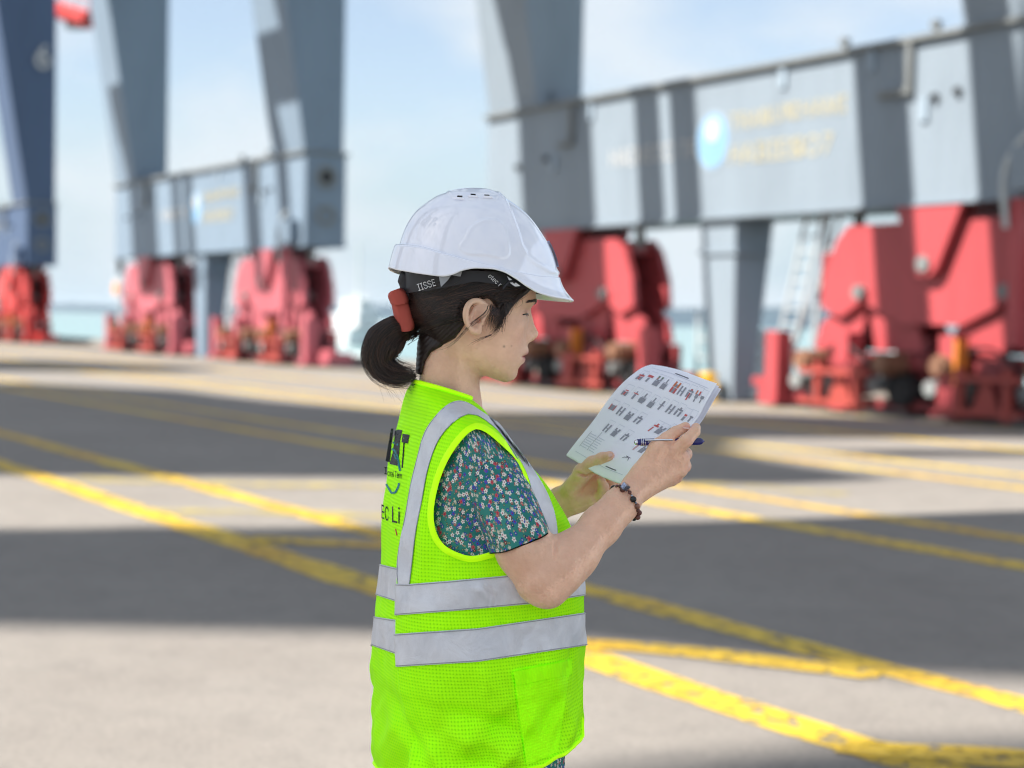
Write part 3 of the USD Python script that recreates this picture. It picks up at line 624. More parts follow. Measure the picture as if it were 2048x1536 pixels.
def head_field(X, Y, Z):
    x = (X - HC[0]) * HF[0] + (Y - HC[1]) * HF[1]
    y = (X - HC[0]) * HL[0] + (Y - HC[1]) * HL[1]
    zz = Z[0, 0, :]
    up = lambda a: a[None, None, :]
    F, B, W = up(tab(FRONT, zz)), up(tab(BACK, zz)), up(tab(WIDTH, zz, False))
    xc, A = (F + B) / 2, np.maximum((F - B) / 2, 0.004)
    nexp = 2.15
    r = np.sqrt((x - xc) ** 2 + y * y) + 1e-9
    rho = ((np.abs(x - xc) / A) ** nexp + (np.abs(y) / W) ** nexp) ** (1 / nexp) + 1e-9
    d = r - r / rho
    ay = np.abs(y)
    front = np.clip((x - xc) / 0.03, 0, 1)
    g = lambda u: np.exp(-u * u)
    z = lambda p: Z - zpx(p)
    d -= front * up(tab(NOSE, zz, False) / PXM / CF) * g(y / up(tab(NWID, zz, False)))
    d -= front * up(tab(LIPS, zz, False) / PXM / CF) * np.exp(-(ay / 0.0215) ** 3.2)
    d -= front * 0.0050 * g((ay - 0.0135) / 0.0055) * g(z(675) / 0.0065)                      # wings of the nose
    d += front * 0.0018 * g((ay - 0.019) / 0.004) * g(z(670) / 0.010)                         # crease beside the nose
    d += front * 0.0075 * g((ay - 0.029) / 0.0145) * g(z(622) / 0.0105)                       # eye socket
    d -= front * 0.0058 * g((ay - 0.031) / 0.0120) * g(z(627) / 0.0075)                       # lids over the eyeball
    d += front * 0.0012 * g((ay - 0.031) / 0.0125) * g(z(620) / 0.0014)                       # lid fold
    d += front * 0.0016 * g((ay - 0.031) / 0.0105) * g(z(629.5) / 0.0013)                     # opening of the eye
    d -= front * 0.0022 * g((ay - 0.027) / 0.018) * g(z(603) / 0.006)                         # brow
    d -= 0.0035 * g((ay - 0.050) / 0.014) * g(z(655) / 0.016) * front                         # cheekbone
    d += front * 0.0022 * np.exp(-(ay / 0.022) ** 6) * g(z(711) / 0.0012)                     # line of the mouth
    d += front * 0.0018 * g((ay - 0.0245) / 0.004) * g(z(712) / 0.004)                        # corner of the mouth
    d += front * 0.0016 * g((ay - 0.008) / 0.003) * g(z(680) / 0.0025)                        # nostrils
    jaw = zpx(765) + 0.36 * np.maximum(hx(1012) - x, 0) + 0.30 * np.maximum(ay - 0.018, 0) - Z
    e = np.clip(0.5 + 0.5 * (d - jaw) / 0.012, 0, 1)
    d = jaw * (1 - e) + d * e + 0.012 * e * (1 - e)
    return d
def hp(px, py, lat):
    """A point of the head frame that is seen at px, py; lat = its distance from the middle plane, positive towards the lens."""
    z = zpx(py)
    x = ((px - 968) / PXM - lat * math.sin(HY)) / CF
    return HC * [1, 1, 0] + HF * x - HL * lat + np.array([0, 0, z])

BD = Field([-0.21, 1.98, 1.02], [0.335, 2.50, 1.60], 0.0016)
lo = np.array([HC[0] - 0.135, HC[1] - 0.12, zpx(772)]); hi = np.array([HC[0] + 0.13, HC[1] + 0.12, zpx(385)])
sl, (X, Y, Z) = BD.window(lo, hi)
BD.join(sl, head_field(X, Y, Z).astype(np.float32), 0)
# neck, shoulders, trunk
pt = lambda x, y, dep, rpx: (*at(x, y, dep), rpx / (FPX / dep))
BD.bone(at(893, 826, D), at(904, 696, D), 0.045, 0.047, 0.016)
BD.bone(at(905, 845, D), at(930, 800, D), 0.026, 0.020, 0.02)
for s in (pt(957, 935, 2.185, 46), pt(835, 935, 2.42, 46)):
    BD.bone(at(893, 852, D), s[:3], 0.032, 0.032, 0.02)
BD.bone(at(915, 880, D), at(935, 1010, D), 0.052, 0.075, 0.03)
# right arm (towards the lens)
BD.chain([pt(957, 935, 2.185, 46), pt(1010, 1020, 2.122, 50), pt(1050, 1098, 2.10, 55), pt(1083, 1160, 2.090, 49)], 0.018)
BD.bone(at(1083, 1160, 2.09), at(1098, 1180, 2.088), 0.033, 0.0245, 0.01)
BD.chain([pt(1090, 1160, 2.095, 44), pt(1120, 1136, 2.10, 46), pt(1150, 1108, 2.115, 43), pt(1203, 1050, 2.145, 36), pt(1240, 1011, 2.165, 31), pt(1266, 983, 2.18, 28)], 0.02)
def first_hit(x, y, lo_=2.0, hi_=2.2):
    dd = np.linspace(lo_, hi_, 260); P = at(np.full(260, x), np.full(260, y), dd)
    ix = np.clip(((P - BD.lo) / BD.h).round().astype(int), 0, BD.n - 1); k = np.argmax(BD.f[tuple(ix.T)] < 0)
    return dd[k]
crook = [(1112, 1083), (1111, 1092), (1110, 1101), (1109, 1110), (1109.5, 1119)]               # crook of the arm
crook = [(x, y, first_hit(x, y)) for x, y in crook]
for a, b, r in zip(crook[:-1], crook[1:], (0.0032, 0.0028, 0.0022, 0.0014)):
    if abs(a[2] - b[2]) < 0.03: BD.bone(at(*a), at(*b), r, r * 0.75, 0.004, cut=True)
# back of the right hand, seen from behind; fingers curl away round the sheets
pd = 2.195
for (x, y, r, dd) in ((1345, 902, 19, 0.0), (1356, 919, 20, 0.002), (1353, 938, 20, 0.004), (1338, 956, 17, 0.008)):
    BD.bone(at(1275, 974, 2.185), at(x, y, pd + dd), 25 / (FPX / 2.18), r / (FPX / pd), 0.010, squash=((0.25, 1, 0.1), 1.35))
K = 0.006
def fing(pts, k=K): BD.chain([pt(*p) for p in pts], k)
fing([(1350, 903, 2.190, 15), (1373, 881, 2.180, 13)], 0.006)
fing([(1373, 881, 2.180, 13), (1389, 864, 2.190, 11.2), (1392, 855, 2.206, 9.5)], 0.0025)
fing([(1362, 916, 2.197, 16), (1370, 908, 2.228, 13), (1352, 893, 2.252, 11.5), (1335, 885, 2.255, 10)])
fing([(1360, 938, 2.200, 16), (1368, 932, 2.234, 13), (1348, 914, 2.258, 11.5), (1330, 905, 2.262, 10)])
fing([(1345, 956, 2.205, 14), (1352, 954, 2.236, 11.5), (1335, 940, 2.258, 10), (1320, 930, 2.262, 9)])
BD.bone(at(1285, 945, 2.19), at(1318, 895, 2.186), 0.0165, 0.0125, 0.012)
fing([(1312, 896, 2.188, 16), (1333, 877, 2.196, 13)], 0.006)
fing([(1333, 877, 2.196, 13), (1351, 864.5, 2.203, 11.8), (1371, 853.5, 2.212, 9.8)], 0.0025)
# left hand: palm towards the lens, thumb over the sheets, fingers behind them
LD = 2.345
BD.chain([pt(835, 935, 2.42, 46), pt(960, 1120, 2.47, 48), pt(1060, 1075, 2.41, 40), pt(1122, 1006, 2.365, 29)], 0.012)
PN = (-0.30, -1.0, 0.15)                                                                     # the way the palm faces
for (x, y, r) in ((1186, 960, 17), (1194, 975, 17), (1190, 990, 15), (1180, 1003, 14)):
    BD.bone(at(1124, 1004, 2.362), at(x, y, LD + 0.008), 24 / (FPX / LD), r / (FPX / LD), 0.012, squash=(PN, 1.5))
BD.bone(at(1142, 978, 2.348), at(1168, 945, LD - 0.012), 0.0155, 0.0135, 0.012)              # ball of the thumb
BD.bone(at(1150, 1010, 2.35), at(1183, 1000, LD - 0.004), 0.011, 0.009, 0.012)               # edge of the palm
fing([(1166, 944, LD - 0.012, 19), (1186, 928, LD - 0.022, 15.5), (1205, 919, LD - 0.036, 13.5), (1219, 912.5, LD - 0.050, 10.5)])
fing([(1188, 962, LD + 0.012, 13), (1225, 945, LD + 0.020, 11.5), (1258, 915, LD + 0.020, 10.5), (1275, 890, LD + 0.012, 9)])
fing([(1196, 975, LD + 0.012, 13), (1232, 962, LD + 0.016, 11.5), (1258, 935, LD + 0.010, 10.5), (1268, 915, LD + 0.006, 9)])
fing([(1192, 990, LD + 0.010, 12.5), (1219, 978, LD + 0.004, 11), (1221, 957, LD - 0.006, 10), (1220, 945, LD - 0.010, 9)])
fing([(1181, 1003, LD + 0.006, 12), (1203, 992, LD - 0.008, 11), (1207, 974, LD - 0.020, 10), (1203, 962, LD - 0.028, 9)])
for a, b, c in (((1183, 946), (1172, 966), (1148, 987)), ((1190, 952), (1178, 972), (1166, 990)), ((1150, 946), (1168, 950), (1182, 945)), ((1195, 968), (1188, 985), (1194, 1003))):  # lines of the palm
    for p, q in ((a, b), (b, c)):
        dm = LD - 0.024
        BD.bone(at(*p, dm), at(*q, dm), 0.0026, 0.0018, 0.003, cut=True)
# right ear
_hp = hp
def hp(x, y, lat): return _hp(957 + (x - 957) * 0.84, 637 + (y - 637) * 0.92, lat)
def tubeh(pts, r, k): 
    P = [hp(*p) for p in pts]
    for i in range(len(P) - 1): BD.bone(P[i], P[i + 1], r[i], r[i + 1], k)
bowl = [hp(955, 634, .074), hp(949, 652, .073)]
BD.bone(hp(958, 620, .076), hp(951, 650, .075), 0.0165, 0.0115, 0.004, squash=((HL + 0.25 * HF), 2.6))
rim = [(981, 628, .073), (977, 612, .076), (966, 602.5, .079), (952, 600, .082), (939, 606, .085), (932, 619, .087), (931, 634, .086), (935, 648, .083), (943, 659, .080), (952, 666, .077)]
rim_s = spline(np.array(rim) * [1, 1, 1000], 30) / [1, 1, 1000]
tubeh(rim_s, np.interp(np.linspace(0, 9, 30), np.arange(10), [.0028, .0032, .0033, .0033, .0034, .0036, .0036, .0034, .0036, .0042]), 0.003)
tubeh([(960, 613, .0785), (949, 620, .081), (943, 632, .082), (944, 646, .080), (951, 654, .077)], [.0018, .0026, .0030, .0028, .0022], 0.003)
BD.bone(hp(954, 661, .0765), hp(959, 664, .074), 0.0062, 0.0058, 0.005)
BD.bone(hp(968, 640, .0745), hp(969, 648, .073), 0.0036, 0.0032, 0.003)
BD.bone(hp(957, 638, .086), hp(960, 642, .078), 0.0056, 0.0036, 0.003, cut=True)
BD.bone(hp(962, 617, .0875), hp(955, 622, .086), 0.0036, 0.0026, 0.003, cut=True)
hp = _hp
bv, bf = BD.surface()
del BD
def relax(v, q, n=4, most=0.0009):
    """Gentle smoothing; no vertex moves farther than `most`."""
    from scipy.sparse import coo_matrix
    e = np.vstack([np.stack([q[:, i], q[:, (i + 1) % 4]], 1) for i in range(4)]); e = np.vstack([e, e[:, ::-1]])
    A = coo_matrix((np.ones(len(e)), (e[:, 0], e[:, 1])), (len(v), len(v))).tocsr(); A.data[:] = 1
    deg = np.maximum(np.asarray(A.sum(1)).ravel(), 1)[:, None]
    w = v.copy()
    for i in range(n):
        w = w + (0.5 if i % 2 == 0 else -0.4) * (A @ w / deg - w)
    d = w - v; L = np.linalg.norm(d, axis=1, keepdims=True)
    return v + d * np.minimum(1, most / np.maximum(L, 1e-9))
sx_, sy_ = seen(bv)
soft = relax(bv, bf, 60, 0.008)
wm = np.clip((1235 - sx_) / 25, 0, 1) * np.clip((sy_ - 1030) / 30, 0, 1) * (bv[:, 1] < 2.2)
wm = wm * (1 - np.exp(-((sx_ - 1109) ** 2 + (sy_ - 1102) ** 2) / 22.0 ** 2))
bv = relax(bv, bf, 6)
bv = bv * (1 - wm[:, None]) + soft * wm[:, None]

mat('skin', {
    'a': ('attribute', {'attribute': 'tone'}),
    'g': ('geometry', {}),
    'n': ('noise_texture', {'scale': 55.0, 'detail': 4.0, 'roughness': 0.6}),
    'r': ('rgb_ramp', {'ramp': [(0.3, (0.93, 0.90, 0.89)), (0.7, (1.05, 1.06, 1.06))]}),
    'm': ('mix_color', {'blend_type': 'multiply', 'fac': 1.0}),
    'n2': ('noise_texture', {'scale': 900.0, 'detail': 2.0}),
    'b': ('bump', {'strength': 0.12, 'distance': 0.002}),
    'p': ('principled_bsdf', {'roughness': 0.48, 'subsurface_weight': 0.18, 'subsurface_radius': (1.0, 0.35, 0.2), 'subsurface_scale': 0.006, 'specular_ior_level': 0.4}),
}, [('a.color', 'm.a'), ('g.position', 'n.vector'), ('n.fac', 'r.fac'), ('r.color', 'm.b'), ('m.result', 'p.base_color'), ('g.position', 'n2.vector'), ('n2.fac', 'b.height'), ('b.normal', 'p.normal')])
person = thing('person', 'woman in lime safety vest and floral blouse reading papers with a pen in hand', 'person')
tone = np.tile(np.array([0.74, 0.455, 0.315]), (len(bv), 1))
sx, sy = seen(bv)
hd = bv - HC; lx = hd @ HF; ly = hd @ HL; lz = bv[:, 2]
def blend(w, col):
    global tone
    w = np.clip(w, 0, 1)[:, None]; tone = tone * (1 - w) + np.array(col) * w
gz = lambda p, s: np.exp(-((lz - zpx(p)) / s) ** 2)
ahead = np.clip((lx - 0.02) / 0.02, 0, 1) * (lz > zpx(780)) * (bv[:, 0] < HC[0] + 0.12) * (np.abs(ly) < 0.075)
blend(0.75 * ahead * np.exp(-(np.abs(ly) / 0.020) ** 5) * np.clip(1.2 - np.abs(lz - zpx(711)) / 0.0085, 0, 1) * 1.9, (0.38, 0.12, 0.12))
blend(0.35 * ahead * np.exp(-((np.abs(ly) - 0.042) / 0.018) ** 2) * gz(668, 0.02), (0.66, 0.32, 0.25))
blend(0.5 * ahead * np.exp(-((np.abs(ly) - 0.030) / 0.014) ** 2) * gz(625, 0.007), (0.48, 0.26, 0.20))
def spot(x, y, r, col, amt, near=None):
    w = amt * np.exp(-((sx - x) ** 2 + (sy - y) ** 2) / r ** 2)
    if near is not None: w = w * (np.abs(bv[:, 1] - near) < 0.06)
    blend(w, col)
for x, y in ((1372, 855), (1381, 852)): spot(x, y, 7, (0.68, 0.34, 0.28), 0.7, 2.2)
for x, y in ((1222, 911), (1208, 917)): spot(x, y, 8, (0.68, 0.34, 0.27), 0.6, LD)
for x, y in ((1378, 912), (1378, 938), (1362, 960), (1382, 885)): spot(x, y, 9, (0.66, 0.33, 0.25), 0.5, 2.2)
spot(1008, 693, 2.2, (0.20, 0.10, 0.07), 0.9, 2.24)
spot(1023, 692, 1.8, (0.35, 0.18, 0.13), 0.7, 2.24)
spot(957, 636, 24, (0.62, 0.31, 0.24), 0.4, 2.22)
bp = obj('body', (bv, bf), 'skin', person, smooth=True)
primvar(bp, 'tone', tone)
# the skin's fine grain: each vertex normal leans a little its own way
_nn = meshkit.arrays((bv, bf), True)[2] + np.random.default_rng(5).normal(0, 1.0, bv.shape) * np.where(lz > zpx(800), 0.10, 0.13)[:, None]
UsdGeom.Mesh(bp).GetNormalsAttr().Set(Vt.Vec3fArray.FromNumpy((_nn / np.linalg.norm(_nn, axis=1, keepdims=True)).astype(np.float32)))

# ---- eyes, lashes, brows
mat('eye_white', {'p': ('principled_bsdf', {'base_color': (0.22, 0.19, 0.18), 'roughness': 0.3})})
mat('iris', {'p': ('principled_bsdf', {'base_color': (0.012, 0.008, 0.006), 'roughness': 0.1})})
mat('hair', {'h': ('hair_info', {}), 'r': ('rgb_ramp', {'ramp': [(0.0, (0.007, 0.0045, 0.004)), (1.0, (0.022, 0.012, 0.009))]}),
             'g': ('geometry', {}), 'n': ('noise_texture', {'scale': 90.0, 'detail': 3.0}), 'p': ('principled_bsdf', {'roughness': 0.42, 'specular_ior_level': 0.35})},
    [('g.position', 'n.vector'), ('n.fac', 'r.fac'), ('r.color', 'p.base_color')])
mat('brown_strand', {'g': ('geometry', {}), 'n': ('noise_texture', {'scale': 240.0, 'detail': 2.0}), 'r': ('rgb_ramp', {'ramp': [(0.35, (0.008, 0.005, 0.0045)), (0.7, (0.05, 0.026, 0.02))]}),
                  'p': ('principled_bsdf', {'roughness': 0.38, 'specular_ior_level': 0.5})}, [('g.position', 'n.vector'), ('n.fac', 'r.fac'), ('r.color', 'p.base_color')])
mat('tail_hair', {'g': ('geometry', {}), 'n': ('noise_texture', {'scale': 160.0, 'detail': 3.0}), 'r': ('rgb_ramp', {'ramp': [(0.32, (0.012, 0.007, 0.006)), (0.68, (0.085, 0.042, 0.028))]}),
                  'p': ('principled_bsdf', {'roughness': 0.4, 'specular_ior_level': 0.4})}, [('g.position', 'n.vector'), ('n.fac', 'r.fac'), ('r.color', 'p.base_color')])
from scipy.spatial import cKDTree
skin_tree = cKDTree(bv)
bn = meshkit.arrays((bv, bf), True)[2]
def on_skin(p, lift=0.0):
    d, i = skin_tree.query(p, k=6)
    w = 1 / (d + 1e-4); w /= w.sum(-1, keepdims=True)
    return (bv[i] * w[..., None]).sum(-2) + lift * (bn[i] * w[..., None]).sum(-2)
def face_x(lat, py):
    """Distance of the face's surface ahead of the head's axis."""
    best = np.argmin(np.abs(ly + lat) * 3 + np.abs(lz - zpx(py)) * 3 - lx * 0.35 + (lx < 0) * 9 + (np.abs(lz - zpx(py)) > 0.004) * 9)
    return lx[best]
def fp(lat, py, lift=0.0):
    return HC * [1, 1, 0] + HF * (face_x(lat, py) + lift) - HL * lat + np.array([0, 0, zpx(py)])
for s in (1, -1):
    eye = fp(0.031 * s, 629, -0.0112)
    ball = trimesh.creation.icosphere(3, 0.0095); ball.apply_translation(eye); obj('eyeball', ball, 'eye_white', person, smooth=True)
    ic = trimesh.creation.icosphere(2, 0.0058); ic.apply_translation(eye + HF * 0.0048 - HL * 0.0004 * s + np.array([0, 0, -0.0012])); obj('iris', ic, 'iris', person, smooth=True)
    lid = np.array([fp((0.031 + k) * s, 626.4 + (3.4 if k < 0 else 0.9) * (k / 0.012) ** 2, 0.0008) for k in np.linspace(-0.012, 0.0150, 13)])
    obj('eyelashes', tube(lid, np.interp(np.linspace(0, 1, 13), [0, 0.3, 1], [0.0006, 0.0015, 0.0010]), 6), 'iris', person, smooth=True)

mat('nail', {'p': ('principled_bsdf', {'base_color': (0.74, 0.47, 0.40), 'roughness': 0.22, 'subsurface_weight': 0.1, 'subsurface_scale': 0.003})})
for x, y, ang, d0, hl, hw in ((1375.5, 850.8, -0.62, 2.195, 6.5, 4.2), (1221.5, 909.5, -0.45, LD - 0.060, 6.0, 4.2)):
    s_, t_ = np.meshgrid(np.linspace(-1, 1, 9), np.linspace(-1, 1, 9), indexing='ij')
    k_ = np.sqrt(1 - np.minimum(np.abs(s_), 0.999) ** 4)
    px_ = x + hl * s_ * math.cos(ang) - hw * t_ * k_ * math.sin(ang); py_ = y + hl * s_ * math.sin(ang) + hw * t_ * k_ * math.cos(ang)
    obj('nail', sheet(on_skin(at(px_, py_, d0), 0.0005)), 'nail', person, smooth=True)

def curves(name, strands, widths, material, parent, **data):
    c = UsdGeom.BasisCurves.Define(stage, path_of(name, parent))
    P = np.vstack(strands)
    c.CreatePointsAttr(Vt.Vec3fArray.FromNumpy(P.astype(np.float32)))
    c.CreateCurveVertexCountsAttr(Vt.IntArray.FromNumpy(np.array([len(s) for s in strands], np.int32)))
    c.CreateTypeAttr('linear')
    c.CreateWidthsAttr(Vt.FloatArray.FromNumpy(np.concatenate(widths).astype(np.float32)))
    c.SetWidthsInterpolation('vertex')
    UsdShade.MaterialBindingAPI.Apply(c.GetPrim()).Bind(M[material])
    return say(c.GetPrim(), **data) if data else c.GetPrim()
rng = np.random.default_rng(11)
br, bw = [], []
for s in (1, -1):
    for i in range(300):
        q = rng.random(); lat = (0.010 + 0.036 * q) * s
        py = 603.5 - 5.0 * math.sin(min(q * 1.5, 1) * 1.57) + 7.5 * max(q - 0.55, 0) + rng.normal(0, 2.3) * (1 - 0.55 * q)
        a = fp(lat, py, 0.0004); b = fp(lat + 0.0055 * s, py - 1.5 * (1 - q) + 1.6 * q, 0.0011)
        br.append(np.stack([a, (a + b) / 2 + HF * 0.0004, b])); bw.append(np.array([0.0006, 0.0005, 0.0002]))
curves('eyebrows', br, bw, 'brown_strand', person)
# ---- hair: a close cap, strands combed back over it, and a tail folded under
HB = Field([HC[0] - 0.15, HC[1] - 0.12, zpx(760)], [HC[0] + 0.12, HC[1] + 0.12, zpx(470)], 0.002)
sl, (X, Y, Z) = HB.window(HB.lo, HB.lo + HB.h * HB.n)
hfld = head_field(X, Y, Z)
nk_p, nk_q = at(893, 826, D), at(904, 696, D)
vv = nk_q - nk_p; tt = np.clip(((X - nk_p[0]) * vv[0] + (Y - nk_p[1]) * vv[1] + (Z - nk_p[2]) * vv[2]) / (vv @ vv), 0, 1)
nf = np.sqrt((X - nk_p[0] - tt * vv[0]) ** 2 + (Y - nk_p[1] - tt * vv[1]) ** 2 + (Z - nk_p[2] - tt * vv[2]) ** 2) - (0.045 + 0.002 * tt)
hfld = np.minimum(hfld, nf) - 0.0065
lxx = (X - HC[0]) * HF[0] + (Y - HC[1]) * HF[1]; lyy = (X - HC[0]) * HL[0] + (Y - HC[1]) * HL[1]
HAIRLINE = [(1060, 470), (1060, 570), (1046, 577), (1034, 588), (1022, 597), (1011, 608), (1003, 618), (998, 628), (992, 634), (986, 632), (980, 624), (974, 615), (965, 603), (950, 592), (932, 597), (921, 616), (916, 648), (898, 676), (872, 694), (852, 706), (842, 724), (836, 752), (815, 752), (790, 650), (770, 470)]
poly = np.array([[hx(a), zpx(b)] for a, b in HAIRLINE])
def poly_dist(px, pz, poly):
    d = np.full(px.shape, 1e9); inside = np.zeros(px.shape, bool)
    for (x0, z0), (x1, z1) in zip(poly, np.roll(poly, -1, 0)):
        ex, ez = x1 - x0, z1 - z0
        t = np.clip(((px - x0) * ex + (pz - z0) * ez) / (ex * ex + ez * ez), 0, 1)
        d = np.minimum(d, np.hypot(px - x0 - t * ex, pz - z0 - t * ez))
        inside ^= ((z0 > pz) != (z1 > pz)) & (px < ex * (pz - z0) / (ez + 1e-12) + x0)
    return np.where(inside, -d, d)
mid = lyy * 0.0
cx2, cz2 = lxx + (-lyy - 0.07) * math.tan(HY) * 0.6, Z          # the outline is as seen on the side towards the lens
pd2 = poly_dist(cx2, cz2, poly)
e = np.clip(0.5 + 0.5 * (hfld - pd2) / 0.008, 0, 1)
hfld = hfld + 0.0011 * np.sin(2 * np.pi * ((Z - zpx(640)) * 0.8 + (lxx - hx(812)) * -0.25 + 0.02 * np.sin(lxx * 40)) / 0.0062) * np.clip((lxx + 0.12) / 0.05, 0, 1)
HB.f = (pd2 * (1 - e) + hfld * e + 0.008 * e * (1 - e)).astype(np.float32)
HB.f[0], HB.f[-1] = 1, 1; HB.f[:, 0] = 1; HB.f[:, -1] = 1; HB.f[:, :, 0] = 1; HB.f[:, :, -1] = 1
hv, hq = HB.surface()
hair = obj('hair', (hv, hq), 'hair', person, smooth=True)
from scipy.interpolate import LinearNDInterpolator, NearestNDInterpolator
hs = seen(hv)
hnear = hv[:, 1] < HC[1] - 0.012 - 0.2 * (hv[:, 0] - HC[0])
h_dep = NearestNDInterpolator(np.stack([hs[0][hnear], hs[1][hnear]], 1), hv[hnear, 1])
TIE = np.array([812, 640.0])
st, sw = [], []
starts = []
hl = np.array(HAIRLINE[1:17], float)
for i in range(2600):
    k = rng.random() * (len(hl) - 2); j = int(k)
    p = hl[j] + (hl[j + 1] - hl[j]) * (k - j)
    if rng.random() < 0.55:
        q = rng.random(); p = p * (1 - q) + q * np.array([rng.uniform(830, 1030), rng.uniform(535, 590)])
    starts.append(p)
for p in starts:
    n = 14
    end = TIE + rng.normal(0, 1, 2) * [6, 16]
    m1 = p + (end - p) * 0.4 + np.array([0, -18 if p[1] < 640 else 14]) + rng.normal(0, 4, 2)
    t = np.linspace(0, 1, n)[:, None]
    c = (1 - t) ** 2 * p + 2 * t * (1 - t) * m1 + t * t * end
    c += np.cumsum(rng.normal(0, 0.35, (n, 2)), 0)
    lift = rng.uniform(0.0004, 0.0034) + 0.0012 * rng.random() * np.sin(np.linspace(0, 3.14, n))
    st.append(at(c[:, 0], c[:, 1], h_dep(c) - lift)); sw.append(np.full(n, rng.uniform(0.0003, 0.0008)) * np.interp(np.linspace(0, 1, n), [0, .1, 1], [0.5, 1, 1]))
def in_tones(name, strands, widths, looks, shares, parent):
    pick = rng.choice(len(looks), len(strands), p=shares)
    for i, lk in enumerate(looks):
        k = np.where(pick == i)[0]
        curves(name, [strands[j] for j in k], [widths[j] for j in k], lk, parent)
for nm, c, ro in (('strand_black', (0.009, 0.006, 0.0055), 0.35), ('strand_brown', (0.030, 0.016, 0.012), 0.35), ('strand_light', (0.085, 0.043, 0.028), 0.35)):
    mat(nm, {'p': ('principled_bsdf', {'base_color': c, 'roughness': ro, 'specular_ior_level': 0.6})})
in_tones('combed_strands', st, sw, ['strand_black', 'strand_brown', 'strand_light'], [0.55, 0.36, 0.09], hair)
# loose wisps in front of and below the ear
ws, ww = [], []
def wisp(pts, n, spread, lat0, lat1, w=0.00035):
    base = spline(np.array(pts, float), 16)
    for i in range(n):
        o = rng.normal(0, spread, 2); k = np.linspace(0.25, 1.0, 16)[:, None]
        c = base + o * k + np.cumsum(rng.normal(0, 0.22, (16, 2)), 0)
        lat = np.interp(np.linspace(0, 1, 16), [0, 0.5, 1], [lat0, (lat0 + lat1) / 2 + 0.004, lat1]) + rng.normal(0, 0.0008)
        stop = rng.integers(10, 17)
        P = np.array([hp(a, b, l) for (a, b), l in zip(c, lat)])[:stop]
        ws.append(P); ww.append(w * np.linspace(1, 0.35, stop))
wisp([(978, 612), (970, 628), (950, 644), (930, 666), (908, 690), (893, 704)], 12, 1.6, .094, .066, 0.00028)
wisp([(984, 610), (972, 632), (940, 658), (915, 684), (890, 696), (866, 698)], 9, 3.0, .094, .060, 0.00025)
wisp([(1006, 612), (1004, 632), (998, 650), (990, 664), (978, 672)], 60, 3.6, .078, .073)
wisp([(1010, 606), (1008, 630), (1002, 648), (996, 662)], 70, 3.2, .078, .074)
wisp([(985, 668), (970, 674), (952, 682), (938, 690)], 10, 2.0, .074, .064)
wisp([(1046, 575), (1044, 592), (1043, 610), (1041, 616)], 4, 1.2, .058, .052, 0.0002)
wisp([(1040, 582), (1030, 604), (1022, 622)], 12, 4.0, .068, .068, 0.0002)
for i in range(420):                                        # fine hairs along the temple and the sideburn
    q = rng.random()
    p0_ = np.array([1046, 577]) * (1 - q) + np.array([1000, 622]) * q + rng.normal(0, 1, 2) * [5, 3.5] if i % 2 else np.array([rng.uniform(984, 1008), rng.uniform(606, 626)])
    d_ = np.array([-10, 8]) * (1 - q) * 1.2 + np.array([rng.normal(-5, 5), 34]) * q if i % 2 else np.array([rng.normal(-4, 6), rng.uniform(18, 44)])
    b_ = np.array([rng.normal(0, 4), rng.normal(0, 2)])
    t = np.linspace(0, 1, 10)[:, None]
    c = p0_ + d_ * t + b_ * t * (1 - t) * 2
    lat_ = np.interp(c[:, 1], [570, 600, 630, 670], [0.066, 0.0735, 0.0785, 0.0735]) - np.clip((c[:, 0] - 1000) / 46, 0, 1) * 0.006
    ws.append(np.array([hp(a, b, l) for (a, b), l in zip(c, lat_)])); ww.append(np.linspace(0.00038, 0.00014, 10))
curves('loose_wisps', ws, ww, 'brown_strand', hair)
# folded tail
tail = np.array([(818, 655, D - 0.005), (794, 660, D - 0.01), (773, 678, D - 0.012), (761, 703, D - 0.012), (764, 728, D - 0.012), (781, 744, D - 0.016), (806, 751, D - 0.02), (832, 753, D - 0.024)])
TP = spline(at(tail[:, 0], tail[:, 1], tail[:, 2]), 40)
TT = np.gradient(TP, axis=0); TT /= np.linalg.norm(TT, axis=1, keepdims=True)
NB = np.array([0, 1.0, 0]); N1 = np.cross(TT, NB); N1 /= np.linalg.norm(N1, axis=1, keepdims=True)
rad = np.interp(np.linspace(0, 1, 40), [0, .13, .3, .5, .68, .82, .92, 1], [.017, .0235, .027, .0235, .0165, .0115, .008, .005])
ring = []
aa = np.linspace(0, 2 * np.pi, 24, endpoint=False)
for i in range(40):
    fl = 0.62 * rad[i] * (1 if i < 30 else 0.8 - 0.05 * (i - 30)) * (1 + 0.10 * np.sin(7 * aa + i * 0.1))
    ring.append(TP[i] + (np.cos(aa) * fl)[:, None] * N1[i] + (np.sin(aa) * fl * 1.15)[:, None] * NB)
R_ = np.array(ring); R_ = np.concatenate([R_, R_[:, :1]], 1)
core = obj('ponytail', sheet(np.concatenate([R_[:25], R_[25:26] * 0 + TP[25]])), 'tail_hair', hair, smooth=True)
ts, tw = [], []
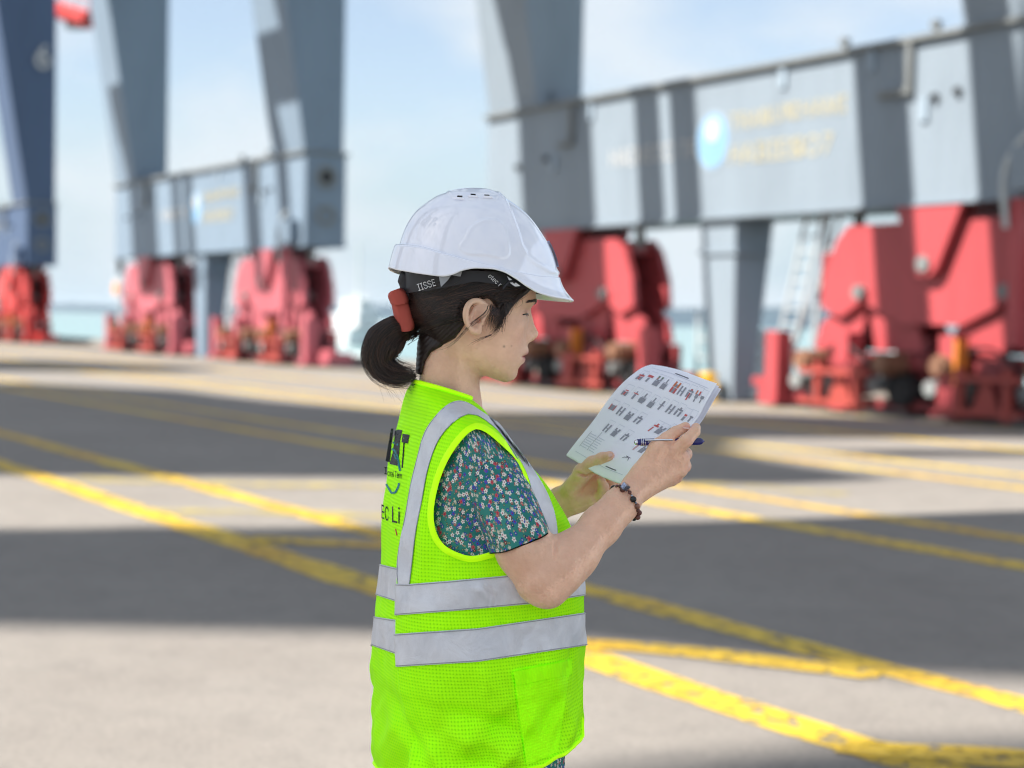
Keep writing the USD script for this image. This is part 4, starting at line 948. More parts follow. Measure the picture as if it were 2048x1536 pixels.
for i in range(2900):
    a = rng.uniform(0, 2 * np.pi); q = math.sqrt(rng.uniform(0.35, 1.0)); tw_ = rng.normal(0, 0.35)
    flare = 1 + 0.24 * rng.normal()
    s = np.linspace(0, 1, 40)
    ang = a + tw_ * s + 0.10 * np.sin(s * rng.uniform(6, 12) + rng.uniform(0, 6)); rr = rad * q * (1 + (flare - 1) * s) * (1 + 0.06 * np.sin(s * 9 + a * 3)) + (0.007 * rng.normal() * s ** 1.5)
    P = TP + (np.cos(ang) * rr)[:, None] * N1 + (np.sin(ang) * rr * 1.15)[:, None] * NB
    P = P + np.cumsum(rng.normal(0, 0.00012, (40, 3)), 0)
    stop = rng.integers(22, 41)
    ts.append(P[:stop]); tw.append(np.full(stop, rng.uniform(0.0003, 0.0006)) * np.linspace(1, 0.6, stop))
for i in range(120):
    s0 = rng.integers(22, 34); d0 = rng.normal(0, 1, 3) * [0.012, 0.006, 0.012] + [0.012, 0, -0.006]
    n = 10; t = np.linspace(0, 1, n)[:, None]
    P = TP[s0] + N1[s0] * rad[s0] * rng.uniform(-1, 1) + TT[s0] * 0.03 * t * rng.uniform(.6, 1.3) + d0 * t ** 2
    ts.append(P); tw.append(np.linspace(0.0003, 0.00012, n))
in_tones('tail_strands', ts, tw, ['strand_black', 'strand_brown', 'strand_light'], [0.34, 0.38, 0.28], core)
# coral band round the tail
paint('coral_fabric', (0.42, 0.075, 0.055), 0.75, 0.12, 30.0)
def ribbon(front, dep_near, dep_far, bulge):
    """A band: its outline towards the lens is given in the picture plane (left edge, right edge per row), it wraps round to the far side."""
    rows = []
    for (xl, yl, xr, yr) in front:
        a = np.linspace(0, 2 * np.pi, 33)
        c, h = (np.array([xl, yl]) + [xr, yr]) / 2, (np.array([xr, yr]) - [xl, yl]) / 2
        P = c + np.sign(np.cos(a))[:, None] * np.abs(np.cos(a))[:, None] ** 0.55 * h
        dep = (dep_near + dep_far) / 2 - np.sign(np.sin(a)) * np.abs(np.sin(a)) ** 0.7 * (dep_far - dep_near) / 2
        rows.append(at(P[:, 0], P[:, 1], dep))
    return sheet(np.array(rows))
def densify(rows, n):
    return spline(np.array(rows, float), n)
low = densify([(783, 609, 816, 599), (784, 614, 819, 604), (787, 630, 825, 620), (791, 646, 829, 640), (795, 656, 830, 652), (799, 663, 826, 660), (806, 664, 822, 662)], 26)
hb = obj('hair_band', ribbon(low, D - 0.035, D + 0.03, 0), 'coral_fabric', hair, smooth=60)
top = densify([(783, 582, 800, 576), (777, 587, 806, 577), (776, 594, 813, 583), (779, 602, 818, 595), (783, 610, 819, 603), (786, 612, 817, 606)], 22)
obj('band_fold', ribbon(top, D - 0.040, D + 0.034, 0), 'coral_fabric', hb, smooth=60)
# ------------------------------------------------------------------ hard hat
mat('helmet_white', {'g': ('geometry', {}), 'n': ('noise_texture', {'scale': 30.0, 'detail': 3.0}), 'r': ('rgb_ramp', {'ramp': [(0.3, (0.82, 0.84, 0.92)), (0.7, (0.86, 0.875, 0.95))]}),
                     'n2': ('noise_texture', {'scale': 220.0, 'detail': 2.0}), 'b': ('bump', {'strength': 0.015, 'distance': 0.002}),
                     'p': ('principled_bsdf', {'roughness': 0.06, 'specular_ior_level': 0.9, 'coat_weight': 0.4, 'coat_roughness': 0.03})},
    [('g.position', 'n.vector'), ('n.fac', 'r.fac'), ('r.color', 'p.base_color'), ('g.position', 'n2.vector'), ('n2.fac', 'b.height'), ('b.normal', 'p.normal')])
mat('strap_black', {'p': ('principled_bsdf', {'base_color': (0.012, 0.012, 0.017), 'roughness': 0.5})})
mat('plastic_grey', {'p': ('principled_bsdf', {'base_color': (0.30, 0.31, 0.33), 'roughness': 0.4})})
mat('print_white', {'p': ('principled_bsdf', {'base_color': (0.75, 0.76, 0.78), 'roughness': 0.6})})
HK = 0.83                                                     # breadth of the hat over its length
SC = math.sqrt(math.cos(HY) ** 2 + (HK * math.sin(HY)) ** 2)
DOME = [(378.5, 935, 940), (379.6, 922, 966), (383, 904, 981), (387.2, 889, 992), (392, 875, 1004), (400, 861, 1018), (408, 850, 1030), (424, 831, 1050), (443, 817, 1067), (467, 805.5, 1084), (492, 798, 1099), (523, 792, 1110.5), (549, 789, 1116), (575, 787, 1119), (610, 785, 1121)]
dz = np.array([zpx(r[0]) for r in DOME])[::-1]; dl = np.array([r[1] for r in DOME], float)[::-1]; dr = np.array([r[2] for r in DOME], float)[::-1]
from scipy.interpolate import PchipInterpolator
f_l, f_r = PchipInterpolator(dz, dl), PchipInterpolator(dz, dr)
OV = at(0, 0, D)                                              # (unused origin)
def hat_point(th, z, out=0.0):
    """A point of the dome: th from the front towards the lens, z its height, out = how far outside."""
    l, r = f_l(z), f_r(z)
    c, h = (l + r) / 2, (r - l) / 2 / PXM / SC + out
    x0 = HC + HF * 0
    cx = (c - 968) / PXM
    px = h * np.cos(th); lat = HK * h * np.sin(th) + 0 * out
    P = np.stack([HC[0] + cx + HF[0] * px - HL[0] * lat, HC[1] + HF[1] * px - HL[1] * lat, z + 0 * px], -1)
    return P
# rim and band line, traced on the side towards the lens, as functions of th
_t = np.linspace(0, np.pi, 721)
def th_of(px, z):
    P = hat_point(_t, np.full_like(_t, z), 0.004); return _t[np.argmin(np.abs(seen(P)[0] - px))]
def by_theta(pairs, ends):
    t = [ends[0][0]] + [th_of(x, zpx(y)) for x, y in pairs] + [ends[1][0]]; y = [ends[0][1]] + [p[1] for p in pairs] + [ends[1][1]]
    t, y = np.array(t), np.array(y, float); o = np.argsort(t); t, y = t[o], y[o]
    keep = np.concatenate([[True], np.diff(t) > 1e-3])
    return PchipInterpolator(t[keep], y[keep])
RIM = by_theta([(1103, 590.5), (1075, 583), (1052, 571), (1028, 555.5), (1005, 544), (981, 539), (953, 538.5), (925, 543.5), (906, 551.5), (888, 555), (852, 551.5), (817, 546)], [(0, 597), (np.pi, 537)])
STEP = by_theta([(1085, 552), (1060, 549), (1028, 545), (981, 535), (934, 525), (887, 513), (834, 499)], [(0, 552), (np.pi, 493)])
nth, nv = 360, 110
th = np.linspace(0, 2 * np.pi, nth + 1)
ta = np.where(th > np.pi, 2 * np.pi - th, th)
rim_y, step_y = RIM(ta), np.minimum(STEP(ta), RIM(ta) - 4)
zr, zs, ztop = zpx(rim_y), zpx(step_y), zpx(378.6)
rows, vis = [], []
for v in np.linspace(0, 1, 78):                               # dome
    z = ztop + (zs - ztop) * (0.02 * v + 0.98 * v ** 1.7) if True else 0
    rows.append(hat_point(th, z))
back = np.clip((ta - 1.05) / 1.5, 0, 1) ** 0.8                # band round the back
peak = np.exp(-(ta / 0.82) ** 2)                              # peak at the front
side = 0.0035
band = 0.0020 + 0.0052 * back
for k, o in ((0.0, 0.35), (0.02, 0.85), (0.06, 1.0)):
    rows.append(hat_point(th, zs + (zr - zs) * k, band * o))
for k in np.linspace(0.1, 1.0, 22):
    pk = peak * (0.0155 * k ** 1.9) + side * (1 - back) * k ** 2 + 0.0030 * back * k
    rows.append(hat_point(th, zs + (zr - zs) * k, band + pk))
full = band + peak * 0.0155 + side * (1 - back) + 0.0030 * back
for o, dy in ((0.0003, 0.0012), (-0.0006, 0.0024), (-0.0022, 0.0029), (-0.0036, 0.0022), (-0.0042, 0.0008)):
    rows.append(hat_point(th, zr - dy, full + o))
for k in np.linspace(0.15, 1.0, 12):
    rows.append(hat_point(th, zr + (zs - zr) * k * 0.9 - 0.0005 * (1 - k), (full - 0.0042) * (1 - k) - 0.0035 * k))
for k in np.linspace(0.1, 0.92, 18):
    rows.append(hat_point(th, zs + (zpx(384) - zs) * k, -0.0045))
H = np.array(rows)
# raised panel on each side, raised crown strip and front panel
hs_x, hs_y = seen(H)
nearside = (th < np.pi)[None, :] | np.zeros(H.shape[:2], bool)
mirror = H.copy(); mirror[:, :] = H[:, ::-1]
mx, my = hs_x.copy(), hs_y.copy()
mx = np.where(nearside, hs_x, hs_x[:, ::-1]); my = np.where(nearside, hs_y, hs_y[:, ::-1])
PANEL = np.array([(932, 478), (942, 458), (956, 446), (975, 440.5), (994, 443), (1006, 452), (1011, 466), (1014, 482), (1017, 500), (1014, 510), (1004, 513), (980, 509), (950, 507), (930, 503), (922, 496), (924, 487)], float)
def spoly(p):
    q = np.vstack([p, p[:1]]); return spline(q, 80)[:-1]
pdist = poly_dist(mx, my, spoly(PANEL))
RIDGE = np.array([(996, 384), (1008, 398), (1020, 424), (1034, 462), (1042, 490), (1052, 508), (1066, 521), (1082, 531), (1100, 541), (1180, 560), (1180, 340), (990, 340)], float)
rdist = poly_dist(mx, my, RIDGE)
sm = lambda x: np.clip(x, 0, 1) ** 2 * (3 - 2 * np.clip(x, 0, 1))
outer = np.zeros(H.shape[:2]); outer[:78] = 1
lift = outer * (0.0016 * np.exp(-((pdist) / 3.2) ** 2) + 0.0008 * sm(-pdist / 5)) + outer * (0.0022 * np.exp(-(rdist / 4.0) ** 2) - 0.0012 * sm(-rdist / 8))
CREST = np.array([(893, 381), (905, 396), (930, 399), (960, 399), (990, 401), (1000, 391), (990, 340), (893, 340)], float)
cdist = poly_dist(mx, my, CREST); lift += outer * 0.0018 * sm(-cdist / 5 + 0.5)
cen = np.array([H[:, :, 0].mean(), H[:, :, 1].mean(), zpx(500)])
nrm = H - cen; nrm /= np.linalg.norm(nrm, axis=2, keepdims=True)
H += nrm * lift[..., None]
hat = thing('hard_hat', 'glossy white safety helmet with short peak on the head of the woman', 'helmet')
v, q = sheet(H)
shell = obj('shell', (v, q), 'helmet_white', hat, smooth=48)
near_h = outer[:, :-1].astype(bool) & (th[:-1] < np.pi)[None, :]
Hn = H[:, :-1][near_h]; hx_, hy_ = seen(Hn)
hat_dep = NearestNDInterpolator(np.stack([hx_, hy_], 1), Hn[:, 1])
def hat_near(px, py, lift=0.0): return at(px, py, hat_dep(np.stack(np.broadcast_arrays(np.asarray(px, float), np.asarray(py, float)), -1)) - lift)
# air slots near the crown
for x, y in ((920, 394), (946.5, 390.5), (973.5, 392)):
    c = hat_near(x, y).reshape(3); nn_ = c - cen; nn_ /= np.linalg.norm(nn_)
    tx = (hat_near(x + 6, y + 0.4) - hat_near(x - 6, y - 0.4)).reshape(3); tx /= np.linalg.norm(tx); ty = np.cross(nn_, tx)
    def bump(w, h, t, lo, sk=0.0):
        a = trimesh.creation.box([w, h, t]); vv_ = a.vertices.copy(); vv_[:, 0] += sk * vv_[:, 1]; a.vertices = c + vv_[:, :1] * tx + vv_[:, 1:2] * ty + (vv_[:, 2:] + lo) * nn_; return a
    sl_ = obj('vent', bump(0.0076, 0.0028, 0.0012, 0.0012), 'iris', hat, smooth=False)
    obj('vent_lip', bump(0.0150, 0.0018, 0.003, 0.0010, 0.3).apply_translation(ty * -0.0052), 'helmet_white', hat, smooth=False)
# little badge at the front of the crown
bd = [hat_point(np.linspace(-0.22, 0.22, 9), np.full(9, zpx(y)), 0.0028) for y in np.linspace(478, 530, 14)]
mat('badge_lilac', {'p': ('principled_bsdf', {'base_color': (0.42, 0.42, 0.62), 'roughness': 0.3})})
obj('front_badge', sheet(np.array(bd)), 'badge_lilac', hat, smooth=True)
# suspension: head band with printed straps, ratchet knob, tabs
def band_pts(y_of, out, n=120):
    P = []
    for k in np.linspace(0, 1, 7):
        a = np.linspace(0, 2 * np.pi, n + 1); b = np.where(a > np.pi, 2 * np.pi - a, a)
        yt, yb = y_of(b)
        zz = zpx(yt + (yb - yt) * k)
        F, B, W = tab(FRONT, zz), tab(BACK, zz), tab(WIDTH, zz, False)
        xc, A = (F + B) / 2, (F - B) / 2 + out
        P.append(np.stack([HC[0] + HF[0] * (xc + A * np.cos(a)) - HL[0] * ((W + out) * np.sin(a)), HC[1] + HF[1] * (xc + A * np.cos(a)) - HL[1] * ((W + out) * np.sin(a)), zz], -1))
    return np.array(P)
BP = band_pts(lambda b: (np.interp(b, [0, 1.2, np.pi], [556, 546, 545]), np.interp(b, [0, 0.7, 1.2, 1.7, 2.3, np.pi], [587, 581, 574, 566, 584, 592])), 0.0115)
obj('head_band', sheet(BP), 'strap_black', hat, smooth=True)
bx, by = seen(BP.reshape(-1, 3)); nb_ = BP.reshape(-1, 3)[:, 1] < HC[1]
band_dep = NearestNDInterpolator(np.stack([bx[nb_], by[nb_]], 1), BP.reshape(-1, 3)[nb_, 1])
def print_on(text, x0, y0, size, ang, depf, lift, stretch=1.0, bold=False):
    m = meshkit.text_mesh(text, 1.0, 0.01, bold); t = m.vertices
    ca, sa = math.cos(ang), math.sin(ang)
    px = x0 + size * (t[:, 0] * stretch * ca - t[:, 1] * sa); py = y0 - size * (t[:, 0] * stretch * sa + t[:, 1] * ca)
    m.vertices = at(px, py, depf(np.stack([px, py], 1)) - lift - t[:, 2] * 0.01)
    return m
obj('strap_print', print_on('IISSE', 837, 582, 14, 0.30, band_dep, 0.0012, 0.72), 'print_white', hat, smooth=False)
obj('strap_print', print_on('otec r', 975, 553, 9, -0.72, band_dep, 0.0015, 0.95), 'print_white', hat, smooth=False)
kn = Field(at(795, 610, D) - [0.02, 0.05, 0.0], at(840, 535, D) + [0.02, 0.05, 0.01], 0.0015)
for p, q_, r in (((812, 552), (822, 566), .010), ((806, 562), (812, 574), .008), ((814, 575), (822, 594), .009), ((810, 584), (815, 598), .007)):
    for dd_ in (-0.018, 0.0, 0.018): kn.bone(at(*p, D + dd_), at(*q_, D + dd_), r, r, 0.004)
v, q = kn.surface(); obj('ratchet_knob', (v, q), 'strap_black', hat, smooth=True)
def tab_piece(pts, dep, th_=0.003):
    a = np.array(pts, float); f3, b3 = at(a[:, 0], a[:, 1], dep), at(a[:, 0], a[:, 1], dep + th_)
    n = len(a); fc = [[0, i, i + 1] for i in range(1, n - 1)] + [[n, n + i + 1, n + i] for i in range(1, n - 1)]
    for i in range(n): j = (i + 1) % n; fc += [[i, n + i, n + j], [i, n + j, j]]
    return trimesh.Trimesh(np.vstack([f3, b3]), fc, process=False)
obj('plastic_tab', tab_piece([(876, 545), (906, 545), (896, 560), (882, 574)], 2.196), 'plastic_grey', hat, smooth=False)
obj('plastic_tab', tab_piece([(903, 543), (926, 538), (921, 553), (905, 551)], 2.20), 'plastic_grey', hat, smooth=False)
obj('strap_hook', tab_piece([(1014, 552), (1041, 572), (1030, 573), (1021, 567)], 2.222), 'helmet_white', hat, smooth=False)
obj('chin_strap', tube(at(*np.array([(1030, 566), (1026, 562), (1019, 563), (1013, 568), (1006, 578)], float).T, 2.214), 0.0018, 8), 'strap_black', hat)
# ------------------------------------------------------------------ blouse and vest
BY = math.radians(18)
VF, VL = np.array([math.cos(BY), math.sin(BY), 0]), np.array([-math.sin(BY), math.cos(BY), 0])
#        y     xl    xr    half-breadth  tilt (rise of the front per metre forwards)
ROWS = np.array([
    (783, 824, 952, 0.070, -0.30),
    (800, 812, 972, 0.100, -0.30),
    (822, 800, 990, 0.140, -0.26),
    (850, 789, 1012, 0.180, -0.20),
    (885, 779, 1036, 0.200, -0.12),
    (930, 769, 1077, 0.205, -0.05),
    (985, 762, 1111, 0.203, 0.00),
    (1040, 757, 1139, 0.197, 0.02),
    (1100, 754, 1154, 0.198, 0.04),
    (1165, 748, 1160, 0.200, 0.05),
    (1235, 739, 1160, 0.202, 0.05),
    (1300, 733, 1160, 0.204, 0.05),
    (1400, 732, 1160, 0.206, 0.03),
    (1480, 738, 1160, 0.207, 0.01),
    (1560, 752, 1160, 0.207, 0.0)], float)
_vy = ROWS[:, 0]
row_of = [PchipInterpolator(_vy, ROWS[:, k]) for k in range(1, 5)]
def torso(th, y, out=0.0):
    """The garment's surface: th from the front towards the lens side, y = height as a picture row at her axis; out = metres outside it."""
    th, y = np.broadcast_arrays(np.asarray(th, float), np.asarray(y, float))
    xl, xr, b, tilt = (f(np.clip(y, _vy[0], _vy[-1])) for f in row_of)
    h = (xr - xl) / 2 / PXM
    n = np.interp(y, [783, 850, 930, 1000, 1560], [2.0, 2.7, 2.9, 2.6, 2.5]); m = n / (n - 1)
    a = np.maximum(h ** m - (b * math.sin(BY)) ** m, 0.03 ** m) ** (1 / m) / math.cos(BY)
    c, s = np.cos(th), np.sin(th)
    k = (np.abs(c) ** n + np.abs(s) ** n) ** (-1 / n)
    xf, yl = (a + out) * k * c, (b + out) * k * s
    cx = at((xl + xr) / 2, y, D)
    return cx + xf[..., None] * VF - yl[..., None] * VL + (tilt * xf)[..., None] * np.array([0, 0, 1.0])

# floral cloth: three sizes of five-petalled flowers on a teal ground
def flora(name, uvs=True):
    N = {'uv': ('uvmap', {'attribute': 'st'}),
         'gn': ('noise_texture', {'scale': 14.0, 'detail': 3.0}), 'gr': ('rgb_ramp', {'ramp': [(0.35, (0.02, 0.165, 0.145)), (0.65, (0.045, 0.25, 0.21))]}),
         'p': ('principled_bsdf', {'roughness': 0.75, 'specular_ior_level': 0.2}),
         'fb': ('noise_texture', {'scale': 900.0, 'detail': 2.0}), 'bp': ('bump', {'strength': 0.15, 'distance': 0.001})}
    L = [('uv.UV', 'gn.vector'), ('gn.fac', 'gr.fac'), ('uv.UV', 'fb.vector'), ('fb.fac', 'bp.height'), ('bp.normal', 'p.normal')]
    last = 'gr.color'
    sets = [(205.0, 0.30, 0, [(0.0, (0.05, 0.10, 0.045)), (0.35, (0.30, 0.30, 0.16)), (0.6, (0.02, 0.06, 0.05)), (0.8, (0.28, 0.07, 0.08))], 0.5),
            (150.0, 0.35, 3.7, [(0.0, (0.02, 0.05, 0.36)), (0.38, (0.02, 0.015, 0.10)), (0.5, (0.20, 0.01, 0.025)), (0.62, (0.55, 0.54, 0.46)), (0.85, (0.42, 0.06, 0.09))], 0.62),
            (128.0, 0.37, 9.1, [(0.0, (0.72, 0.71, 0.66)), (0.40, (0.68, 0.65, 0.58)), (0.52, (0.50, 0.07, 0.09)), (0.64, (0.035, 0.08, 0.46)), (0.86, (0.70, 0.69, 0.64))], 0.60)]
    for i, (sc, rad, off, ramp, share) in enumerate(sets):
        k = str(i)
        N.update({
            'mp' + k: ('mapping', {'location': (off, off * 0.7, 0.0), 'rotation': (0, 0, 0.4 * i + 0.2), 'scale': (sc, sc, 1.0)}),
            'vo' + k: ('voronoi_texture', {'dimensions': '2D', 'feature': 'f1', 'scale': 1.0, 'randomness': 0.85}),
            'df' + k: ('vector_math', {'math_type': 'subtract'}),
            'xy' + k: ('separate_xyz', {}), 'an' + k: ('math', {'math_type': 'arctan2'}),
            'sc' + k: ('separate_color', {}),
            'ro' + k: ('math', {'math_type': 'multiply_add', 'value2': 5.0}),
            'tw' + k: ('math', {'math_type': 'multiply', 'value2': 6.28}),
            'co' + k: ('math', {'math_type': 'cosine'}),
            'rr' + k: ('math', {'math_type': 'multiply_add', 'value2': 0.09, 'value3': rad}),
            'in' + k: ('math', {'math_type': 'subtract'}),
            'sh' + k: ('map_range', {'from_min': 0.0, 'from_max': 0.06, 'clamp': True}),
            'pk' + k: ('math', {'math_type': 'less_than', 'value2': share if share < 0.5 else share}),
            'fa' + k: ('math', {'math_type': 'multiply'}),
            'rp' + k: ('rgb_ramp', {'ramp': ramp, 'interpolate': False}),
            'ce' + k: ('math', {'math_type': 'less_than', 'value2': 0.115}),
            'cc' + k: ('mix_color', {'b': (0.32, 0.03, 0.05) if i == 2 else (0.55, 0.50, 0.30)}),
            'mx' + k: ('mix_color', {}),
        })
        L += [('uv.UV', 'mp' + k + '.vector'), ('mp' + k + '.vector', 'vo' + k + '.vector'), ('mp' + k + '.vector', 'df' + k + '.vector1'), ('vo' + k + '.position', 'df' + k + '.vector2'),
              ('df' + k + '.vector', 'xy' + k + '.vector'), ('xy' + k + '.y', 'an' + k + '.value1'), ('xy' + k + '.x', 'an' + k + '.value2'), ('vo' + k + '.color', 'sc' + k + '.color'),
              ('an' + k + '.value', 'ro' + k + '.value1'), ('sc' + k + '.b', 'tw' + k + '.value1'), ('tw' + k + '.value', 'ro' + k + '.value3'), ('ro' + k + '.value', 'co' + k + '.value1'), ('co' + k + '.value', 'rr' + k + '.value1'),
              ('rr' + k + '.value', 'in' + k + '.value1'), ('vo' + k + '.distance', 'in' + k + '.value2'), ('in' + k + '.value', 'sh' + k + '.value'), ('sc' + k + '.r', 'pk' + k + '.value1'),
              ('sh' + k + '.result', 'fa' + k + '.value1'), ('pk' + k + '.value', 'fa' + k + '.value2'), ('sc' + k + '.g', 'rp' + k + '.fac'), ('vo' + k + '.distance', 'ce' + k + '.value1'),
              ('rp' + k + '.color', 'cc' + k + '.a'), ('ce' + k + '.value', 'cc' + k + '.fac'), (last, 'mx' + k + '.a'), ('cc' + k + '.result', 'mx' + k + '.b'), ('fa' + k + '.value', 'mx' + k + '.fac')]
        last = 'mx' + k + '.result'
    L.append((last, 'p.base_color'))
    mat(name, N, L)
flora('floral_cloth')
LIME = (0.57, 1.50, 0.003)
def mesh_cloth(name, col, hole=0.62, dot=640.0):
    """Warp-knit safety cloth with rows of small holes."""
    mat(name, {
        'uv': ('uvmap', {'attribute': 'st'}), 'mp': ('mapping', {'scale': (dot, dot, 1.0)}), 'xyz': ('separate_xyz', {}),
        'a': ('math', {'math_type': 'add'}), 'b': ('math', {'math_type': 'subtract'}),
        'ca': ('math', {'math_type': 'cosine'}), 'cb': ('math', {'math_type': 'cosine'}), 'm': ('math', {'math_type': 'multiply'}),
        'dots': ('map_range', {'from_min': 0.25, 'from_max': 0.75, 'to_min': 0.0, 'to_max': hole, 'clamp': True}),
        'n': ('noise_texture', {'scale': 9.0, 'detail': 3.0}), 'r': ('rgb_ramp', {'ramp': [(0.3, tuple(np.array(col) * 0.93)), (0.7, col)]}),
        'mx': ('mix_color', {'b': tuple(np.array(col) * (0.35, 0.34, 0.5))}),
        'bp': ('bump', {'strength': 0.25, 'distance': 0.001, 'invert': True}),
        'p': ('principled_bsdf', {'roughness': 0.7, 'specular_ior_level': 0.15}), 't': ('translucent_bsdf', {'color': tuple(np.minimum(np.array(col) * 0.95, 1.1))}),
        'mc': ('mix_closure', {'fac': 0.14}),
    }, [('uv.UV', 'mp.vector'), ('mp.vector', 'xyz.vector'), ('xyz.x', 'a.value1'), ('xyz.y', 'a.value2'), ('xyz.x', 'b.value1'), ('xyz.y', 'b.value2'), ('a.value', 'ca.value1'), ('b.value', 'cb.value1'),
        ('ca.value', 'm.value1'), ('cb.value', 'm.value2'), ('m.value', 'dots.value'), ('uv.UV', 'n.vector'), ('n.fac', 'r.fac'), ('r.color', 'mx.a'), ('dots.result', 'mx.fac'), ('mx.result', 'p.base_color'),
        ('m.value', 'bp.height'), ('bp.normal', 'p.normal'), ('p.BSDF', 'mc.closure1'), ('t.BSDF', 'mc.closure2')], surface='mc.closure')
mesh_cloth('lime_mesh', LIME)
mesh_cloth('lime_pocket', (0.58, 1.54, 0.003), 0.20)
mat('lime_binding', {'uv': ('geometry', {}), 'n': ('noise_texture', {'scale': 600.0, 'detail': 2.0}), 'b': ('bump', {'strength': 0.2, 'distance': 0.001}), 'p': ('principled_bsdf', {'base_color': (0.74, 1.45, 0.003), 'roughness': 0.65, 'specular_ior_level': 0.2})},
    [('uv.position', 'n.vector'), ('n.fac', 'b.height'), ('b.normal', 'p.normal')])
mat('reflective', {'g': ('geometry', {}), 'n': ('noise_texture', {'scale': 26.0, 'detail': 5.0, 'roughness': 0.6, 'distortion': 0.5}), 'n2': ('noise_texture', {'scale': 7.0, 'detail': 3.0, 'distortion': 1.2}), 'ad': ('math', {'math_type': 'multiply_add', 'value2': 2.2}),
                   'r': ('rgb_ramp', {'ramp': [(0.3, (0.56, 0.57, 0.61)), (0.7, (0.70, 0.71, 0.75))]}), 'b': ('bump', {'strength': 0.5, 'distance': 0.006}),
                   'p': ('principled_bsdf', {'roughness': 0.45, 'metallic': 0.1, 'specular_ior_level': 0.5})},
    [('g.position', 'n.vector'), ('g.position', 'n2.vector'), ('n2.fac', 'ad.value1'), ('n.fac', 'ad.value3'), ('n.fac', 'r.fac'), ('r.color', 'p.base_color'), ('ad.value', 'b.height'), ('b.normal', 'p.normal')])
mat('print_black', {'p': ('principled_bsdf', {'base_color': (0.012, 0.014, 0.016), 'roughness': 0.6})})
mat('print_teal', {'p': ('principled_bsdf', {'base_color': (0.01, 0.22, 0.24), 'roughness': 0.6})})
mat('print_red', {'p': ('principled_bsdf', {'base_color': (0.55, 0.03, 0.03), 'roughness': 0.6})})
mat('trouser_cloth', {'g': ('geometry', {}), 'n': ('noise_texture', {'scale': 300.0}), 'b': ('bump', {'strength': 0.2, 'distance': 0.001}), 'p': ('principled_bsdf', {'base_color': (0.02, 0.022, 0.03), 'roughness': 0.8})}, [('g.position', 'n.vector'), ('n.fac', 'b.height'), ('b.normal', 'p.normal')])
mat('shoe_leather', {'p': ('principled_bsdf', {'base_color': (0.015, 0.013, 0.012), 'roughness': 0.4})})

FOLD_LINES = [(806, 1345, 1010, 1425, -0.008, 15), (815, 1385, 1000, 1470, 0.007, 16), (830, 1435, 1030, 1535, -0.009, 17), (1015, 1350, 850, 1520, 0.006, 14), (1010, 1440, 1075, 1335, -0.006, 13), (800, 1390, 842, 1545, 0.009, 12), (735, 1330, 800, 1480, -0.007, 13), (770, 1400, 790, 1540, 0.008, 10),
              (1120, 1345, 1090, 1500, 0.006, 12), (905, 1172, 935, 1232, -0.003, 8), (985, 1160, 1040, 1215, 0.0035, 9), (1085, 1245, 1060, 1320, -0.004, 9), (880, 1262, 900, 1335, 0.003, 8), (960, 1255, 985, 1330, -0.003, 8), (870, 1120, 900, 1165, 0.005, 10), (960, 1125, 1010, 1150, -0.005, 9), (800, 905, 812, 1100, -0.005, 8), (780, 960, 786, 1150, 0.004, 7)]
# folds of the vest: displacement in metres over (th, y)
def folds(th, y):
    p = np.stack([th * 2.2, y / 150.0, 0 * th], -1)
    f = 0.016 * (meshkit.fbm(p, 3, 7) - 0.5)
    q = np.stack([th * 3.0 + y / 130.0, (y - th * 90) / 420.0, 0 * th + 3], -1)
    f += 0.018 * (meshkit.fbm(q, 3, 21) - 0.5) * np.clip((y - 1150) / 250, 0.12, 1)
    w = np.clip((y - 1330) / 90, 0, 1)
    r = np.stack([(th * 170 - (y - 1330) * 0.75) / 62.0, (th * 170 + (y - 1330) * 0.75) / 260.0, 0 * th + 8], -1)
    f += 0.034 * (meshkit.fbm(r, 2, 33) - 0.5) * w
    xx = 955 + 205 * np.cos(th)
    near = np.clip(np.sin(th) * 4, 0, 1)
    for (x0, y0, x1, y1, amp, wd) in FOLD_LINES:
        ex, ey = x1 - x0, y1 - y0; L = math.hypot(ex, ey)
        t = ((xx - x0) * ex + (y - y0) * ey) / L ** 2
        s = ((xx - x0) * -ey + (y - y0) * ex) / L + 10 * np.sin(3.0 * t)
        f = f + near * amp * np.exp(-(s / wd) ** 2) * np.exp(-((t - 0.5) / 0.42) ** 4)
    return f * np.clip((y - 800) / 120, 0.15, 1)
# the fold at the back seam: picture column of its edge, per row
CREASE = PchipInterpolator([780, 860, 900, 950, 1000, 1100, 1265, 1336, 1384, 1450, 1536, 1600], [868, 846, 832, 818, 808, 799, 794, 797, 803, 815, 830, 836])
HEM_X = np.array([700, 735, 745, 757, 780, 900, 1050, 1090, 1125, 1148, 1160, 1166, 1180], float)
HEM_Y = np.array([1496, 1500, 1522, 1538, 1544, 1546, 1541, 1531, 1512, 1492, 1470, 1440, 1420], float)
ncol, nrow = 330, 250
tprobe = np.linspace(1.2, 3.0, 240)
def crease_th(y):
    P = torso(tprobe, np.full_like(tprobe, y)); return tprobe[np.argmin(np.abs(seen(P)[0] - CREASE(y)))]
yk = np.linspace(783, 1550, 60)
TH0 = PchipInterpolator(yk, np.convolve(np.pad([crease_th(y) for y in yk], 2, 'edge'), np.ones(5) / 5, 'valid'))
